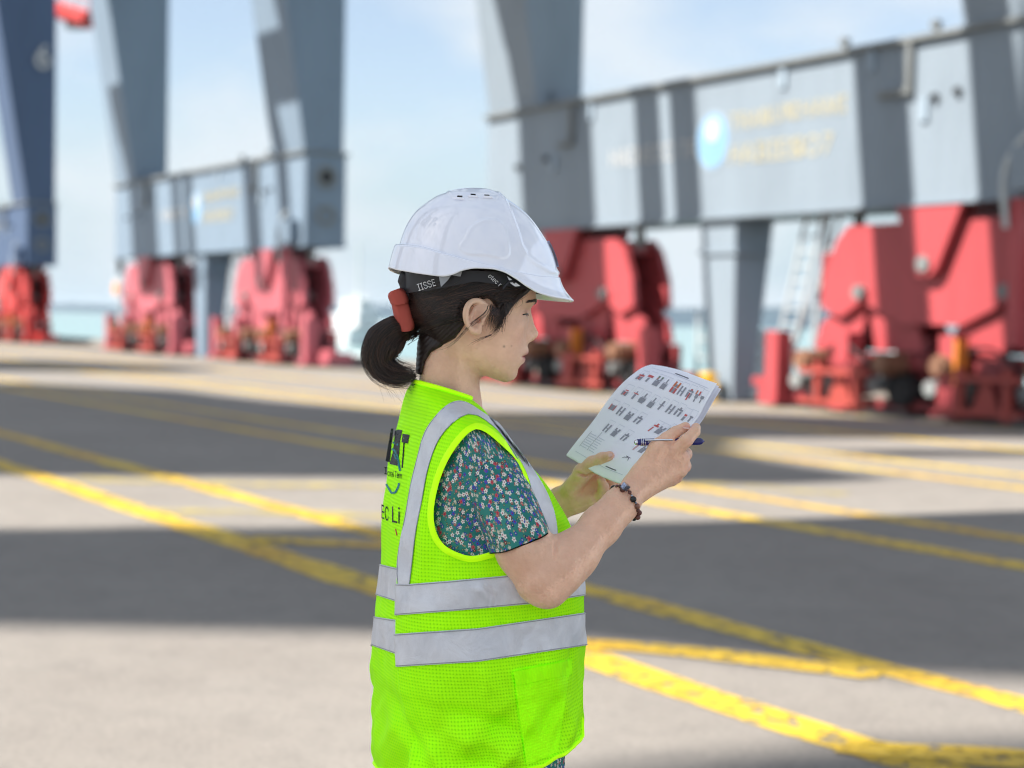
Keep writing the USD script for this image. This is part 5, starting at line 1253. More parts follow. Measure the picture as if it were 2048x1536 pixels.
# lower end of every column
fr = np.linspace(0, 1, ncol)
def fold_amt(y): return np.clip((y - 930) / 190, 0, 1) ** 1.3
def vest_point(f, y, lift=0.0):
    """f in 0..1 along the cloth from the seam's outer edge, round the front and the far side, back under that edge."""
    f, y = np.broadcast_arrays(np.asarray(f, float), np.asarray(y, float))
    am = fold_amt(y)
    span = 2 * np.pi + 0.34 * am
    th = TH0(y) - f * span
    o = 0.013 * am * np.exp(-(f / 0.07) ** 2) - 0.011 * am * np.exp(-((f - 1) / 0.08) ** 2)
    o -= 0.012 * am * np.exp(-(f / 0.006) ** 2)                                    # rolled edge
    th = th + 0.015 * am * np.exp(-(f / 0.006) ** 2)
    return torso(th, y, o + folds(th, y) + lift)
yend = np.full(ncol, 1540.0)
for _ in range(3):
    P = vest_point(fr, yend); X_, Y_ = seen(P)
    yend = yend + (np.interp(X_, HEM_X, HEM_Y) - Y_)
yend = np.clip(yend, 1380, 1556)
vr = np.linspace(0, 1, nrow)
FF, VV = np.meshgrid(fr, vr, indexing='ij')
YY = 783 + VV * (yend[:, None] - 783)
VP = vest_point(FF, YY)
vest_uv = np.stack([(FF * 1.15), 1.6 - (YY - 783) / PXM], -1)
vx, vy = seen(VP)
# visible side for draping
near_cols = (fr > 0.008) & (fr < 0.42)
back_cols = fr > 0.80
n1 = np.zeros(VP.shape[:2], bool); n1[near_cols] = True
NG = np.cross(np.gradient(VP, axis=0), np.gradient(VP, axis=1)); NG *= np.sign((NG * (VP - at(950, 1100, D) * [1, 1, 0] - [0, 0, 1] * VP)).sum(-1))[..., None] if False else 1
out_ = VP - np.concatenate([np.broadcast_to(at(950, 1100, D)[:2], VP.shape[:2] + (2,)), VP[..., 2:]], -1)
NG *= np.sign((NG * out_).sum(-1))[..., None]
facing = (NG * (EYE - VP)).sum(-1) > 0.06 * np.linalg.norm(NG, axis=-1) * 2.2
n1 &= facing & (VP[..., 1] < D + 0.05)
n2 = np.zeros(VP.shape[:2], bool); n2[fr > 0.86] = True; n2 &= facing
side_dep = LinearNDInterpolator(np.stack([vx[n1], vy[n1]], 1), VP[n1][:, 1])
side_far = NearestNDInterpolator(np.stack([vx[n1], vy[n1]], 1), VP[n1][:, 1])
back_dep_ = NearestNDInterpolator(np.stack([vx[n2], vy[n2]], 1), VP[n2][:, 1])
def drape(px, py, lift, back=False):
    px, py = np.broadcast_arrays(np.asarray(px, float), np.asarray(py, float))
    q = np.stack([px, py], -1)
    if back: d = back_dep_(q)
    else:
        d = side_dep(q); d = np.where(np.isnan(d), side_far(q), d)
    return at(px, py, d - lift)
ARMHOLE = spline(np.array([(951, 852), (935, 860), (918, 877), (896, 908), (878, 946), (866, 988), (861, 1028), (865, 1060), (884, 1094), (911, 1110), (940, 1118), (975, 1112), (1010, 1098), (1040, 1070), (1060, 1030), (1062, 985), (1050, 940), (1034, 912), (1013, 891), (987, 868), (966, 855), (951, 852)], float), 140)
arm_poly = Polygon(ARMHOLE).buffer(0)
def grid_mesh(P, uv, drop, name, material, parent, **data):
    """A cloth grid without the quads that `drop` (per quad) removes."""
    v, q = sheet(P)
    q = q[~drop.reshape(-1)]
    used = np.unique(q); m = np.full(len(v), -1); m[used] = np.arange(len(used))
    return obj(name, (v[used], m[q]), material, parent, smooth=True, uv=uv.reshape(-1, 2)[used], **data)
def quad_mid(a): return (a[:-1, :-1] + a[1:, :-1] + a[1:, 1:] + a[:-1, 1:]) / 4
cxq, cyq, cdq = quad_mid(vx), quad_mid(vy), quad_mid(VP[..., 1])
inside = shapely.contains_xy(arm_poly, cxq.ravel(), cyq.ravel()).reshape(cxq.shape)
fq = quad_mid(FF)
drop = inside & (fq < 0.45) | (shapely.contains_xy(arm_poly, (cxq + 55).ravel(), cyq.ravel()).reshape(cxq.shape) & (fq > 0.5) & (fq < 0.85))
lat = ((VP - at(950, 900, D)) @ VL)
fwd = ((VP - at(900, 900, D)) @ VF)
drop |= (np.abs(quad_mid(lat)) < 0.045) & (quad_mid(fwd) > 0.0) & (quad_mid(YY) < 905)     # V of the neck
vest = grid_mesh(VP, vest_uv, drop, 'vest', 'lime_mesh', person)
# bindings
def strip(pts, width, lift, bulge, name, material, parent, closed=False, back=False, n=5):
    pts = np.asarray(pts, float)
    t = np.gradient(pts, axis=0) if not closed else np.roll(pts[:-1], -1, 0) - np.roll(pts[:-1], 1, 0)
    if closed: t = np.vstack([t, t[:1]])
    t /= np.linalg.norm(t, axis=1, keepdims=True); s = np.stack([-t[:, 1], t[:, 0]], 1)
    k = np.linspace(-1, 1, n)
    Q_ = pts[:, None, :] + s[:, None, :] * (k * width / 2)[None, :, None]
    P = drape(Q_[..., 0], Q_[..., 1], lift + bulge * (1 - k ** 2)[None, :], back)
    return obj(name, sheet(P), material, parent, smooth=True)
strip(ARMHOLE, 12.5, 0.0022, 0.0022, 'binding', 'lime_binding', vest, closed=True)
ne = VP[(fr < 0.34) | (fr > 0.80)][:, 0]
order = np.concatenate([np.where(fr > 0.70)[0], np.where(fr < 0.22)[0]])
NP_ = VP[order, 0]
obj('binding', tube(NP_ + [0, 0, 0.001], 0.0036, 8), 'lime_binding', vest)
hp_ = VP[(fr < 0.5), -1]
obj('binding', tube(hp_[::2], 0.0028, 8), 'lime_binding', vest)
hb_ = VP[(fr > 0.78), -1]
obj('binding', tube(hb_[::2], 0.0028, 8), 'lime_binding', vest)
# reflective tape round the body
def tape(top_s, bot_s, top_b, bot_b):
    y = {}
    c_s = [np.array(a, float) for a in (top_s, bot_s)]; c_b = [np.array(a, float) for a in (top_b, bot_b)]
    w = np.clip((0.80 - fr) / 0.2, 0, 1)
    edges = []
    for s_, b_ in zip(c_s, c_b):
        yy = np.full(ncol, s_[:, 1].mean())
        for _ in range(5):
            X_, Y_ = seen(vest_point(fr, yy))
            target = w * np.interp(X_, s_[:, 0], s_[:, 1]) + (1 - w) * np.interp(X_, b_[:, 0], b_[:, 1])
            yy = yy + 0.8 * (target - Y_)
        edges.append(yy)
    k = np.linspace(0, 1, 14)
    Y_ = edges[0][:, None] + (edges[1] - edges[0])[:, None] * k[None, :]
    lift = 0.0019 + 0.0006 * np.sin(k * np.pi)[None, :]
    P = vest_point(np.repeat(fr[:, None], 14, 1), Y_, lift)
    tp = obj('reflective_tape', sheet(P), 'reflective', vest, smooth=True)
    for e in edges:
        for sgn in (0,):
            L = vest_point(fr, e + (2.0 if e is edges[0] else -2.0), 0.0026)
            obj('seam', tube(L[:: 2], 0.0006, 5), 'plastic_grey', tp)
tape([(795, 1167), (819, 1167.6), (900, 1161), (1009, 1151), (1166, 1132)], [(795, 1230), (900, 1222), (1066, 1207), (1166, 1191)],
     [(735, 1125), (758, 1127), (792, 1135), (830, 1142)], [(735, 1186), (748, 1188), (792, 1202), (830, 1208)])
tape([(795, 1267), (955, 1256), (1166, 1225)], [(799, 1333), (955, 1323), (1167, 1291)],
     [(735, 1230), (745, 1232), (792, 1239), (830, 1246)], [(735, 1287), (792, 1307), (830, 1318)])
# tape over the shoulder
OUT = np.array([(795, 1168), (796, 1102), (809, 1034), (822, 961), (835, 909), (853.6, 854.6), (867, 836), (892, 811), (916, 801), (936, 805), (957, 818), (978, 832), (995, 843), (1013, 865), (1036, 896), (1063, 932), (1088, 972), (1107, 1016), (1117, 1078), (1121, 1130)], float)
INN = np.array([(819, 1168), (826, 1110), (834, 1050), (845, 995), (853, 950), (862, 917), (877, 881), (898, 853), (921, 834.5), (939, 828), (955, 831), (976, 844), (997, 862), (1020, 893), (1041, 922), (1057, 955), (1066, 987), (1084, 1034), (1100, 1085), (1108, 1135)], float)
o_, i_ = spline(OUT, 120), spline(INN, 120)
kk = np.linspace(0, 1, 8)[None, :, None]
Q_ = o_[:, None, :] * (1 - kk) + i_[:, None, :] * kk
P = drape(Q_[..., 0], Q_[..., 1], 0.0026 + 0.0006 * np.sin(kk[..., 0] * np.pi) + 0.0035 * np.clip((np.linspace(0, 1, 120)[:, None] - 0.5) / 0.15, 0, 1) * np.clip((1.02 - np.linspace(0, 1, 120)[:, None]) / 0.25, 0.4, 1))
sh = obj('reflective_tape', sheet(P), 'reflective', vest, smooth=True)
for e in (0.03, 0.97):
    q_ = o_ * (1 - e) + i_ * e
    obj('seam', tube(drape(q_[::3, 0], q_[::3, 1], 0.0034), 0.0006, 5), 'plastic_grey', sh)
# pocket with its flap
A, B, C_, E_ = np.array([1027, 1346.0]), np.array([1142, 1322.0]), np.array([1053, 1530.0]), np.array([1116, 1504.0])
def patch(a, b, c, d, n=30, m=40):
    s, t = np.meshgrid(np.linspace(0, 1, n), np.linspace(0, 1, m), indexing='ij'); s, t = s[..., None], t[..., None]
    return (1 - s) * (1 - t) * a + s * (1 - t) * b + (1 - s) * t * c + s * t * d, np.concatenate([s * 0.1, t * 0.14], -1)
Q_, uv = patch(A, B, C_, E_)
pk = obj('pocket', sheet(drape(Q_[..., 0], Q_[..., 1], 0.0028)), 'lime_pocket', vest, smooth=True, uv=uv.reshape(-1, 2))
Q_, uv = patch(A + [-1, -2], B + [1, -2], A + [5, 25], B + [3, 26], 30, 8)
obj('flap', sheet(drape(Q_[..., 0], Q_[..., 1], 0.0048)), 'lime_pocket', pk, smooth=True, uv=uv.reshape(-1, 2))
# print on the back panel
def print_poly(pts, material, parent, lift=0.0022, back=True, name='lettering'):
    pg = Polygon(pts).buffer(0)
    v2, f2 = trimesh.creation.triangulate_polygon(pg, engine='earcut')
    m = trimesh.Trimesh(np.c_[v2, np.zeros(len(v2))], f2, process=False).subdivide_to_size(7.0)
    m.vertices = drape(m.vertices[:, 0], m.vertices[:, 1], lift, back)
    return m
def stroke(pts, w): return np.array(LineString(pts).buffer(w / 2, cap_style=2).exterior.coords)[:-1]
blk = [print_poly(p, None, None) for p in (
    [(782, 857), (787, 857), (779, 925), (771, 922)],
    [(789.5, 862), (795, 859), (804, 860), (800, 885), (798, 905), (795, 932), (779, 928), (785, 905), (788, 885)],
    [(805, 867), (819, 870), (815.5, 887), (803, 884)], stroke([(808, 884), (806, 912), (804, 936)], 2.6))]
obj('lettering', blk, 'print_black', vest, smooth=False)
teal = [print_poly(stroke(p, w), None, None, 0.0032) for p, w in (([(786, 884), (792, 889), (796, 889)], 4), ([(784, 897), (790, 902), (794, 912), (797, 926), (800, 942)], 4.2), ([(788, 908), (792, 918)], 3), ([(772, 968), (777, 977), (783, 986), (790, 985), (796, 975), (798, 966)], 4.0))]
obj('emblem', teal, 'print_teal', vest, smooth=False)
def print_text(text, x0, y0, size, stretch, slope, back=True, bold=False, turn=0.0):
    m = meshkit.text_mesh(text, 1.0, 0.01, bold); m = m.subdivide_to_size(0.6); t = m.vertices
    ca, sa = math.cos(turn), math.sin(turn)
    u_, v_ = size * t[:, 0] * stretch, size * t[:, 1]
    px, py = x0 + u_ * ca + v_ * sa, y0 + slope * u_ + u_ * sa - v_ * ca
    m.vertices = drape(px, py, 0.0024 + t[:, 2] * 0.02, back); return m
obj('lettering', print_text('I', 768.5, 948, 14, 0.7, 0.15, bold=True), 'print_black', vest, smooth=False)
obj('lettering', print_text('cnal Term', 775, 951, 12.5, 0.36, 0.25), 'print_black', vest, smooth=False)
obj('lettering', print_text('EC', 762, 1036, 28, 0.30, 0.45), 'print_black', vest, smooth=False)
obj('lettering', print_text('Li', 782, 1044, 32, 0.52, 0.2), 'print_black', vest, smooth=False)
obj('lettering', [print_poly(stroke([(790.5, 1058), (794, 1071)], 2.2), None, None)], 'print_red', vest, smooth=False)
obj('lettering', [print_text('ti', 1084, 994, 11, 0.8, 0.0, False, True, 1.15), print_text('T', 1078, 974, 10, 0.8, 0.0, False, True, 1.15)], 'print_black', vest, smooth=False)

# ------------------------------------------------------------------ blouse: body and sleeves
tb = np.linspace(0, 2 * np.pi, 181); yb = np.concatenate([np.linspace(783, 1500, 120), np.linspace(1512, 1640, 14)])
TB, YB_ = np.meshgrid(tb, yb, indexing='ij')
inset = -0.007 - 0.016 * np.clip((YB_ - 1100) / 300, 0, 1)
BPt = torso(TB, YB_, inset)
low_ = np.clip((YB_ - 1560), 0, None)
BPt[..., 2] -= low_ / PXM
blouse = obj('blouse', sheet(BPt), 'floral_cloth', person, smooth=True, uv=np.stack([TB * 0.15, (YB_ - 783) / PXM], -1).reshape(-1, 2))
# collar edge: stands close round the neck
ca_ = np.linspace(-1.9, 1.9, 61)
cc = []
for k, (rr_, dy_) in enumerate(((0.066, 12), (0.058, 4), (0.0555, 0), (0.058, 5))):
    c0 = at(899, 806 + dy_, D)
    cc.append(c0 + (np.cos(ca_) * (rr_ + 0.010))[:, None] * VF - (np.sin(ca_) * rr_)[:, None] * VL + (np.cos(ca_) * -0.024)[:, None] * np.array([0, 0, 1.0]))
cc = np.array(cc)
obj('collar', sheet(cc), 'floral_cloth', blouse, smooth=True, uv=np.stack([np.tile(ca_ * 0.06, (4, 1)), np.tile(np.arange(4)[:, None] * 0.01, (1, 61))], -1).reshape(-1, 2))
def make_sleeve(rings, name):
    r = np.array(rings, float)
    n = 70; R_ = spline(r[:, :3] * [1, 1, 1000], n) / [1, 1, 1000]
    t0 = np.concatenate([[0], np.cumsum(np.linalg.norm(np.diff(r[:, :2], axis=0), axis=1))]); t0 /= t0[-1]
    tt_ = np.linspace(0, 1, n)
    rad = PchipInterpolator(t0, r[:, 3] / (FPX / r[:, 2]))(tt_)
    C_ = at(R_[:, 0], R_[:, 1], R_[:, 2]); T_ = np.gradient(C_, axis=0); T_ /= np.linalg.norm(T_, axis=1, keepdims=True)
    X_ = np.cross(T_, [0, 1.0, 0]); X_ /= np.linalg.norm(X_, axis=1, keepdims=True); Y_ = np.cross(T_, X_)
    a = np.linspace(0, 2 * np.pi, 121)
    rows = []
    for i in range(n):
        p = np.stack([np.cos(a) * 1.3 + 5, np.sin(a) * 1.3, np.full_like(a, tt_[i] * 2.6)], -1)
        w = rad[i] * (1 + 0.16 * (meshkit.fbm(p, 3, 31) - 0.5)) + 0.0018 * np.sin(a * 5 + tt_[i] * 3 + 1.0) * tt_[i]
        rows.append(C_[i] + (np.cos(a) * w)[:, None] * X_[i] + (np.sin(a) * w)[:, None] * Y_[i])
    for j in range(1, 6):
        i = n - 1 - j * 2
        rows.append(C_[i] + (rows[i] - C_[i]) * 0.985)
    rows = np.array(rows)
    uvr = np.stack([np.tile(a * 0.05, (len(rows), 1)), np.tile((np.concatenate([tt_, tt_[-1] - np.arange(1, 6) * 0.02]) * 0.20)[:, None], (1, 121))], -1)
    return obj(name, sheet(rows), 'floral_cloth', blouse, smooth=True, uv=uvr.reshape(-1, 2))
make_sleeve([(944, 866, 2.225, 20), (952, 884, 2.205, 42), (966, 913, 2.178, 55), (986, 958, 2.143, 62), (1009, 1010, 2.116, 62), (1028, 1052, 2.103, 62), (1041, 1084, 2.100, 63)], 'sleeve')
make_sleeve([(850, 862, 2.43, 20), (845, 880, 2.45, 46), (846, 910, 2.46, 60), (880, 985, 2.465, 60), (915, 1050, 2.467, 60)], 'sleeve')
# trousers and shoes below the frame
for s in (-1, 1):
    hip = at(950, 1560, D) - VL * 0.09 * s; foot = np.array([hip[0] - 0.02, hip[1], 0.07])
    hip[2] = 0.80; knee = (hip + foot) / 2 + VF * 0.02
    tr_ = Field(np.minimum(hip, foot) - [0.14, 0.14, 0.0], np.maximum(hip, foot) + [0.14, 0.14, 0.12], 0.006)
    tr_.chain([(*hip, 0.095), (*knee, 0.068), (*foot, 0.052)], 0.01)
    v, q = tr_.surface(); lg = obj('trouser_leg', (v, q), 'trouser_cloth', person, smooth=True)
    sh_ = Field(foot - [0.12, 0.12, 0.075], foot + [0.26, 0.16, 0.06], 0.004)
    heel = foot + np.array([0, 0, -0.028]); toe = heel + VF * 0.15 + np.array([0, 0, -0.006])
    sh_.bone(heel, toe, 0.040, 0.034, 0.01)
    sh_.f[:, :, :2] = 1
    v, q = sh_.surface(); obj('shoe', (v, q), 'shoe_leather', person, smooth=True)
# ------------------------------------------------------------------ sheets of paper, pen, bracelet
mat('paper', {'g': ('geometry', {}), 'n': ('noise_texture', {'scale': 400.0, 'detail': 2.0}), 'b': ('bump', {'strength': 0.05, 'distance': 0.001}), 'p': ('principled_bsdf', {'base_color': (0.93, 0.93, 1.0), 'roughness': 0.7, 'specular_ior_level': 0.25}),
              't': ('translucent_bsdf', {'color': (0.75, 0.77, 0.82)}), 'm': ('mix_closure', {'fac': 0.15})}, [('g.position', 'n.vector'), ('n.fac', 'b.height'), ('b.normal', 'p.normal'), ('p.BSDF', 'm.closure1'), ('t.BSDF', 'm.closure2')], surface='m.closure')
for nm, c in (('ink_grey', (0.27, 0.275, 0.32)), ('ink_red', (0.52, 0.10, 0.10)), ('ink_orange', (0.55, 0.17, 0.08)), ('ink_pale', (0.60, 0.63, 0.72)), ('ink_dark', (0.07, 0.07, 0.10)), ('ink_green', (0.12, 0.19, 0.12))):
    mat(nm, {'p': ('principled_bsdf', {'base_color': c, 'roughness': 0.7})})
LEFT = np.array([(1133, 909), (1152, 884), (1186, 842), (1222, 792), (1243, 768), (1266, 748), (1287, 734), (1303, 729)], float)
RIGHT = np.array([(1247, 968), (1282, 928), (1320, 890), (1358, 862), (1387, 846), (1404, 818), (1420, 792), (1434, 767)], float)
BOT = np.array([(1133, 909), (1160, 926), (1190, 945), (1220, 959), (1247, 968)], float)
TOP = np.array([(1303, 729), (1322, 731.5), (1346, 736.5), (1372, 744.5), (1400, 755), (1434, 767)], float)
RIGHT[:, :] = spline(np.array([(1247, 968), (1298, 905), (1345, 878), (1388, 846), (1412, 806), (1434, 767)], float), 8)
def sheet_uv(s, t):
    """s: 0 far edge .. 1 near edge, t: 0 foot .. 1 head of the page -> picture x, y and depth."""
    s, t = np.broadcast_arrays(np.asarray(s, float), np.asarray(t, float))
    def c(P, k):
        d = np.concatenate([[0], np.cumsum(np.linalg.norm(np.diff(P, axis=0), axis=1))]); d /= d[-1]
        return PchipInterpolator(d, P[:, 0])(k), PchipInterpolator(d, P[:, 1])(k)
    L_, R_, B_, T_ = c(LEFT, t), c(RIGHT, t), c(BOT, s), c(TOP, s)
    out = []
    for i in (0, 1):
        co = (1 - s) * (1 - t) * LEFT[0, i] + s * (1 - t) * RIGHT[0, i] + (1 - s) * t * LEFT[-1, i] + s * t * RIGHT[-1, i]
        out.append((1 - s) * L_[i] + s * R_[i] + (1 - t) * B_[i] + t * T_[i] - co)
    dep = 2.345 - 0.105 * s + 0.030 * t + 0.010 * np.sin(np.pi * s) + 0.030 * np.clip((t - 0.75) / 0.25, 0, 1) ** 2 * (1 - s)
    dep = dep + 0.0 * t
    return out[0], out[1], dep
def page(s, t, lift=0.0, fan=0.0):
    x, y, d = sheet_uv(s, t)
    x = x + fan * (3.2 * t + 1.0) * np.clip(s * 1.3, 0, 1); y = y + fan * (4.2 * t * s + 1.2)
    return at(x, y, d - lift + 0.0016 * fan)
S_, T_ = np.meshgrid(np.linspace(0, 1, 60), np.linspace(0, 1, 60), indexing='ij')
doc = thing('paper_sheets', 'white stapled sheets printed with crane sections, held in both hands', 'papers')
for k in range(3):
    pg_ = obj('sheet', sheet(page(S_, T_, 0, k)), 'paper', doc, smooth=True)
    if k == 0: first = pg_
# where a picture point lies on the page
gs, gt = np.meshgrid(np.linspace(0, 1, 161), np.linspace(0, 1, 161), indexing='ij')
gx, gy, _ = sheet_uv(gs, gt)
page_tree = cKDTree(np.stack([gx.ravel(), gy.ravel()], 1))
def st_of(px, py):
    i = page_tree.query([px, py])[1]; return gs.ravel()[i], gt.ravel()[i]
def crop(a, b): return 1080 + a / 4.266, 700 + b / 4.266
def quad_on(s0, s1, t0, t1, lift=0.0007, sk=0.0):
    n = 4; s, t = np.meshgrid(np.linspace(s0, s1, n), np.linspace(t0, t1, n), indexing='ij')
    v, q = sheet(page(s + sk * (t - t0), t, lift)); return trimesh.Trimesh(v, np.vstack([q[:, :3], q[:, [0, 2, 3]]]), process=False)
def figure(cx, cy, pieces):
    """A small printed crane section: pieces = (ds0, ds1, dt0, dt1, ink) about the point."""
    s, t = st_of(*crop(cx, cy))
    by = {}
    for a, b, c, d, ink in pieces: by.setdefault(ink, []).append(quad_on(s + a, s + b, t + c, t + d, 0.0007 if ink != 'ink_pale' else 0.0004))
    main = None
    for ink, ms in by.items():
        o = obj('printed_figure', ms, ink, first, smooth=False)
u, w = 0.030, 0.030
FR = (-0.042, 0.042, -0.055, 0.062, 'ink_pale')
def fr(): return [(-0.040, -0.038, -0.02, 0.065, 'ink_pale'), (0.038, 0.040, -0.02, 0.065, 'ink_pale'), (-0.04, 0.04, 0.063, 0.066, 'ink_pale')]
H_ = [(-0.032, -0.012, -0.045, 0.03, 'ink_grey'), (0.012, 0.032, -0.045, 0.03, 'ink_grey'), (-0.012, 0.012, -0.012, -0.006, 'ink_grey')]
BL = [(-0.034, 0.034, -0.045, 0.0, 'ink_grey'), (-0.034, -0.012, 0.004, 0.03, 'ink_grey'), (0.012, 0.034, 0.004, 0.03, 'ink_grey'), (-0.012, 0.012, 0.0, 0.012, 'ink_grey')]
TW = [(-0.034, 0.034, 0.006, 0.02, 'ink_grey'), (-0.034, -0.012, -0.04, 0.002, 'ink_grey'), (0.012, 0.034, -0.04, 0.002, 'ink_grey'), (-0.01, 0.01, 0.02, 0.034, 'ink_grey')]
TT_ = [(-0.008, 0.008, 0.012, 0.045, 'ink_grey'), (-0.03, 0.03, 0.006, 0.010, 'ink_grey'), (-0.03, 0.03, -0.045, 0.002, 'ink_grey')]
rows_ = [
    [(860, 225, [(-0.034, 0.034, 0.005, 0.02, 'ink_red'), (-0.01, 0.01, 0.02, 0.032, 'ink_grey'), (-0.034, -0.012, -0.035, 0.0, 'ink_grey'), (-0.012, 0.008, -0.03, 0.0, 'ink_red'), (0.008, 0.034, -0.035, 0.0, 'ink_grey')]),
     (930, 238, [(-0.034, 0.034, 0.006, 0.028, 'ink_red'), (-0.012, 0.012, -0.04, 0.0, 'ink_grey')]),
     (1005, 262, BL + [(-0.034, -0.012, 0.03, 0.045, 'ink_green'), (0.012, 0.034, 0.03, 0.045, 'ink_green'), (-0.034, -0.02, 0.01, 0.028, 'ink_orange')]),
     (1068, 288, TT_), (1150, 322, [(-0.038, -0.014, 0.004, 0.05, 'ink_orange'), (0.014, 0.038, 0.004, 0.05, 'ink_orange'), (-0.012, 0.012, 0.004, 0.03, 'ink_grey'), (-0.036, -0.014, -0.045, 0.0, 'ink_red'), (-0.014, 0.014, -0.045, 0.0, 'ink_grey'), (0.014, 0.036, -0.045, 0.0, 'ink_red')]),
     (1212, 345, H_), (1282, 365, TW + [(-0.008, 0.008, -0.06, 0.0, 'ink_red'), (-0.014, 0.014, 0.02, 0.03, 'ink_red')]), (1342, 385, [(-0.03, -0.012, 0.0, 0.035, 'ink_orange'), (0.012, 0.03, 0.0, 0.035, 'ink_red'), (-0.02, 0.02, -0.025, 0.008, 'ink_grey'), (-0.008, 0.008, -0.055, -0.02, 'ink_grey')]), (1382, 408, [(-0.022, 0.022, -0.008, 0.015, 'ink_grey'), (-0.008, 0.006, -0.04, -0.008, 'ink_grey')])],
    [(735, 352, [(-0.034, -0.012, -0.04, 0.0, 'ink_grey'), (-0.012, 0.006, -0.035, -0.004, 'ink_red'), (0.006, 0.03, -0.04, 0.0, 'ink_grey'), (-0.02, 0.02, 0.005, 0.014, 'ink_red')]), (815, 375, [(-0.03, 0.03, 0.004, 0.012, 'ink_red'), (-0.012, 0.012, -0.045, 0.0, 'ink_grey'), (-0.006, 0.006, 0.012, 0.03, 'ink_grey')]),
     (882, 412, TT_ + [(-0.036, 0.036, -0.03, -0.004, 'ink_grey')]), (958, 445, TT_), (1035, 475, [(-0.01, 0.01, -0.04, 0.04, 'ink_grey'), (-0.03, 0.03, 0.0, 0.005, 'ink_grey')]), (1118, 500, H_), (1188, 522, TW), (1238, 562, [(-0.016, 0.016, 0.0, 0.016, 'ink_red'), (-0.014, 0.014, -0.04, -0.004, 'ink_grey')]), (1288, 580, [(-0.02, 0.02, 0.0, 0.014, 'ink_grey'), (-0.01, 0.01, -0.035, 0.0, 'ink_grey')])],
    [(620, 490, [(-0.026, 0.026, -0.026, 0.02, 'ink_grey'), (-0.036, -0.026, -0.026, 0.026, 'ink_red'), (0.026, 0.036, -0.026, 0.026, 'ink_red')]), (695, 512, H_), (765, 556, BL), (842, 592, TW), (985, 655, [(-0.03, 0.03, 0.004, 0.018, 'ink_red'), (-0.01, 0.012, 0.018, 0.036, 'ink_red'), (-0.024, -0.008, -0.055, -0.005, 'ink_red')]), (1030, 682, BL), (1110, 690, [(-0.03, 0.0, -0.01, 0.024, 'ink_green'), (0.0, 0.03, -0.004, 0.03, 'ink_orange'), (-0.02, 0.02, -0.04, -0.016, 'ink_red')])],
    [(580, 660, H_), (650, 694, BL), (728, 738, TW), (820, 832, [(-0.014, -0.008, -0.03, 0.03, 'ink_red'), (0.0, 0.006, -0.03, 0.03, 'ink_red')]), (888, 842, BL)]]
for r in rows_:
    for cx, cy, pcs in r: figure(cx, cy, pcs + fr())
line = lambda a, b, ink, lw: obj('printed_line', quad_on(a[0], b[0], a[1] - lw / 2, b[1] + lw / 2), ink, first, smooth=False)
line((0.10, 0.945), (0.93, 0.945), 'ink_pale', 0.004)
line((0.42, 0.958), (0.62, 0.958), 'ink_dark', 0.008)
line((0.08, 0.06), (0.93, 0.06), 'ink_pale', 0.004)
line((0.62, 0.075), (0.80, 0.075), 'ink_dark', 0.007)
for k in range(7):
    line((0.10, 0.12 + k * 0.02), (0.20 + 0.02 * (k % 3), 0.12 + k * 0.02), 'ink_pale', 0.006)
    line((0.24, 0.12 + k * 0.02), (0.34 - 0.02 * (k % 2), 0.12 + k * 0.02), 'ink_pale', 0.006)
obj('printed_line', quad_on(0.222, 0.226, 0.11, 0.29), 'ink_dark', first, smooth=False)
obj('printed_line', quad_on(0.085, 0.089, 0.11, 0.26), 'ink_dark', first, smooth=False)
for (a, b) in (((700, 918), (724, 912)), ((724, 912), (742, 918)), ((736, 900), (756, 922)), ((756, 922), (744, 944)), ((742, 906), (770, 918))):
    A_, B_ = st_of(*crop(*a)), st_of(*crop(*b))
    P_ = page(np.linspace(A_[0], B_[0], 4), np.linspace(A_[1], B_[1], 4), 0.0006)
    obj('signature', tube(P_, 0.0004, 5), 'ink_dark', first)

mat('pen_navy', {'p': ('principled_bsdf', {'base_color': (0.012, 0.012, 0.12), 'roughness': 0.25, 'coat_weight': 0.4})})
mat('chrome', {'p': ('principled_bsdf', {'base_color': (0.75, 0.75, 0.78), 'roughness': 0.15, 'metallic': 1.0})})
pen = thing('pen', 'navy blue ballpoint pen with pale print held across the papers', 'pen')
p0, p1 = at(1269, 884.5, 2.186), at(1409, 882.5, 2.207)
pv = p1 - p0
def lathe_on(prof, name, material, parent, n=20):
    x = np.cross(pv, [0, 0, 1.0]); x /= np.linalg.norm(x); y = np.cross(pv / np.linalg.norm(pv), x)
    a = np.linspace(0, 2 * np.pi, n + 1)
    rows = [p0 + pv * t + r * (np.cos(a)[:, None] * x + np.sin(a)[:, None] * y) for t, r in prof]
    return obj(name, sheet(np.array(rows)), material, parent, smooth=40)
lathe_on([(0.035, 0.0), (0.035, 0.0046), (0.16, 0.0052), (0.80, 0.0055), (0.93, 0.0054), (0.965, 0.0040), (0.985, 0.0014), (1.0, 0.0008), (1.0, 0.0)], 'barrel', 'pen_navy', pen)
lathe_on([(0.0, 0.0), (0.0, 0.0025), (0.012, 0.0040), (0.04, 0.0042)], 'button', 'chrome', pen)
for a, b in ((0.085, 0.095), (0.11, 0.12), (0.135, 0.142)): lathe_on([(a, 0.0), (a, 0.0058), (b, 0.0058), (b, 0.0)], 'ring', 'chrome', pen)
lathe_on([(0.43, 0.0), (0.43, 0.0057), (0.445, 0.0057), (0.445, 0.0)], 'ring', 'chrome', pen)
mm = meshkit.text_mesh('Classic 07 Retro', 0.0034, 0.0003); v_ = mm.vertices
ex = pv / np.linalg.norm(pv); ez = np.cross(ex, [0, 1.0, 0]) * 1.0; ez /= np.linalg.norm(ez); ez = ez if ez[2] > 0 else -ez
ey = np.cross(ez, ex); ey = ey if ey[1] < 0 else -ey
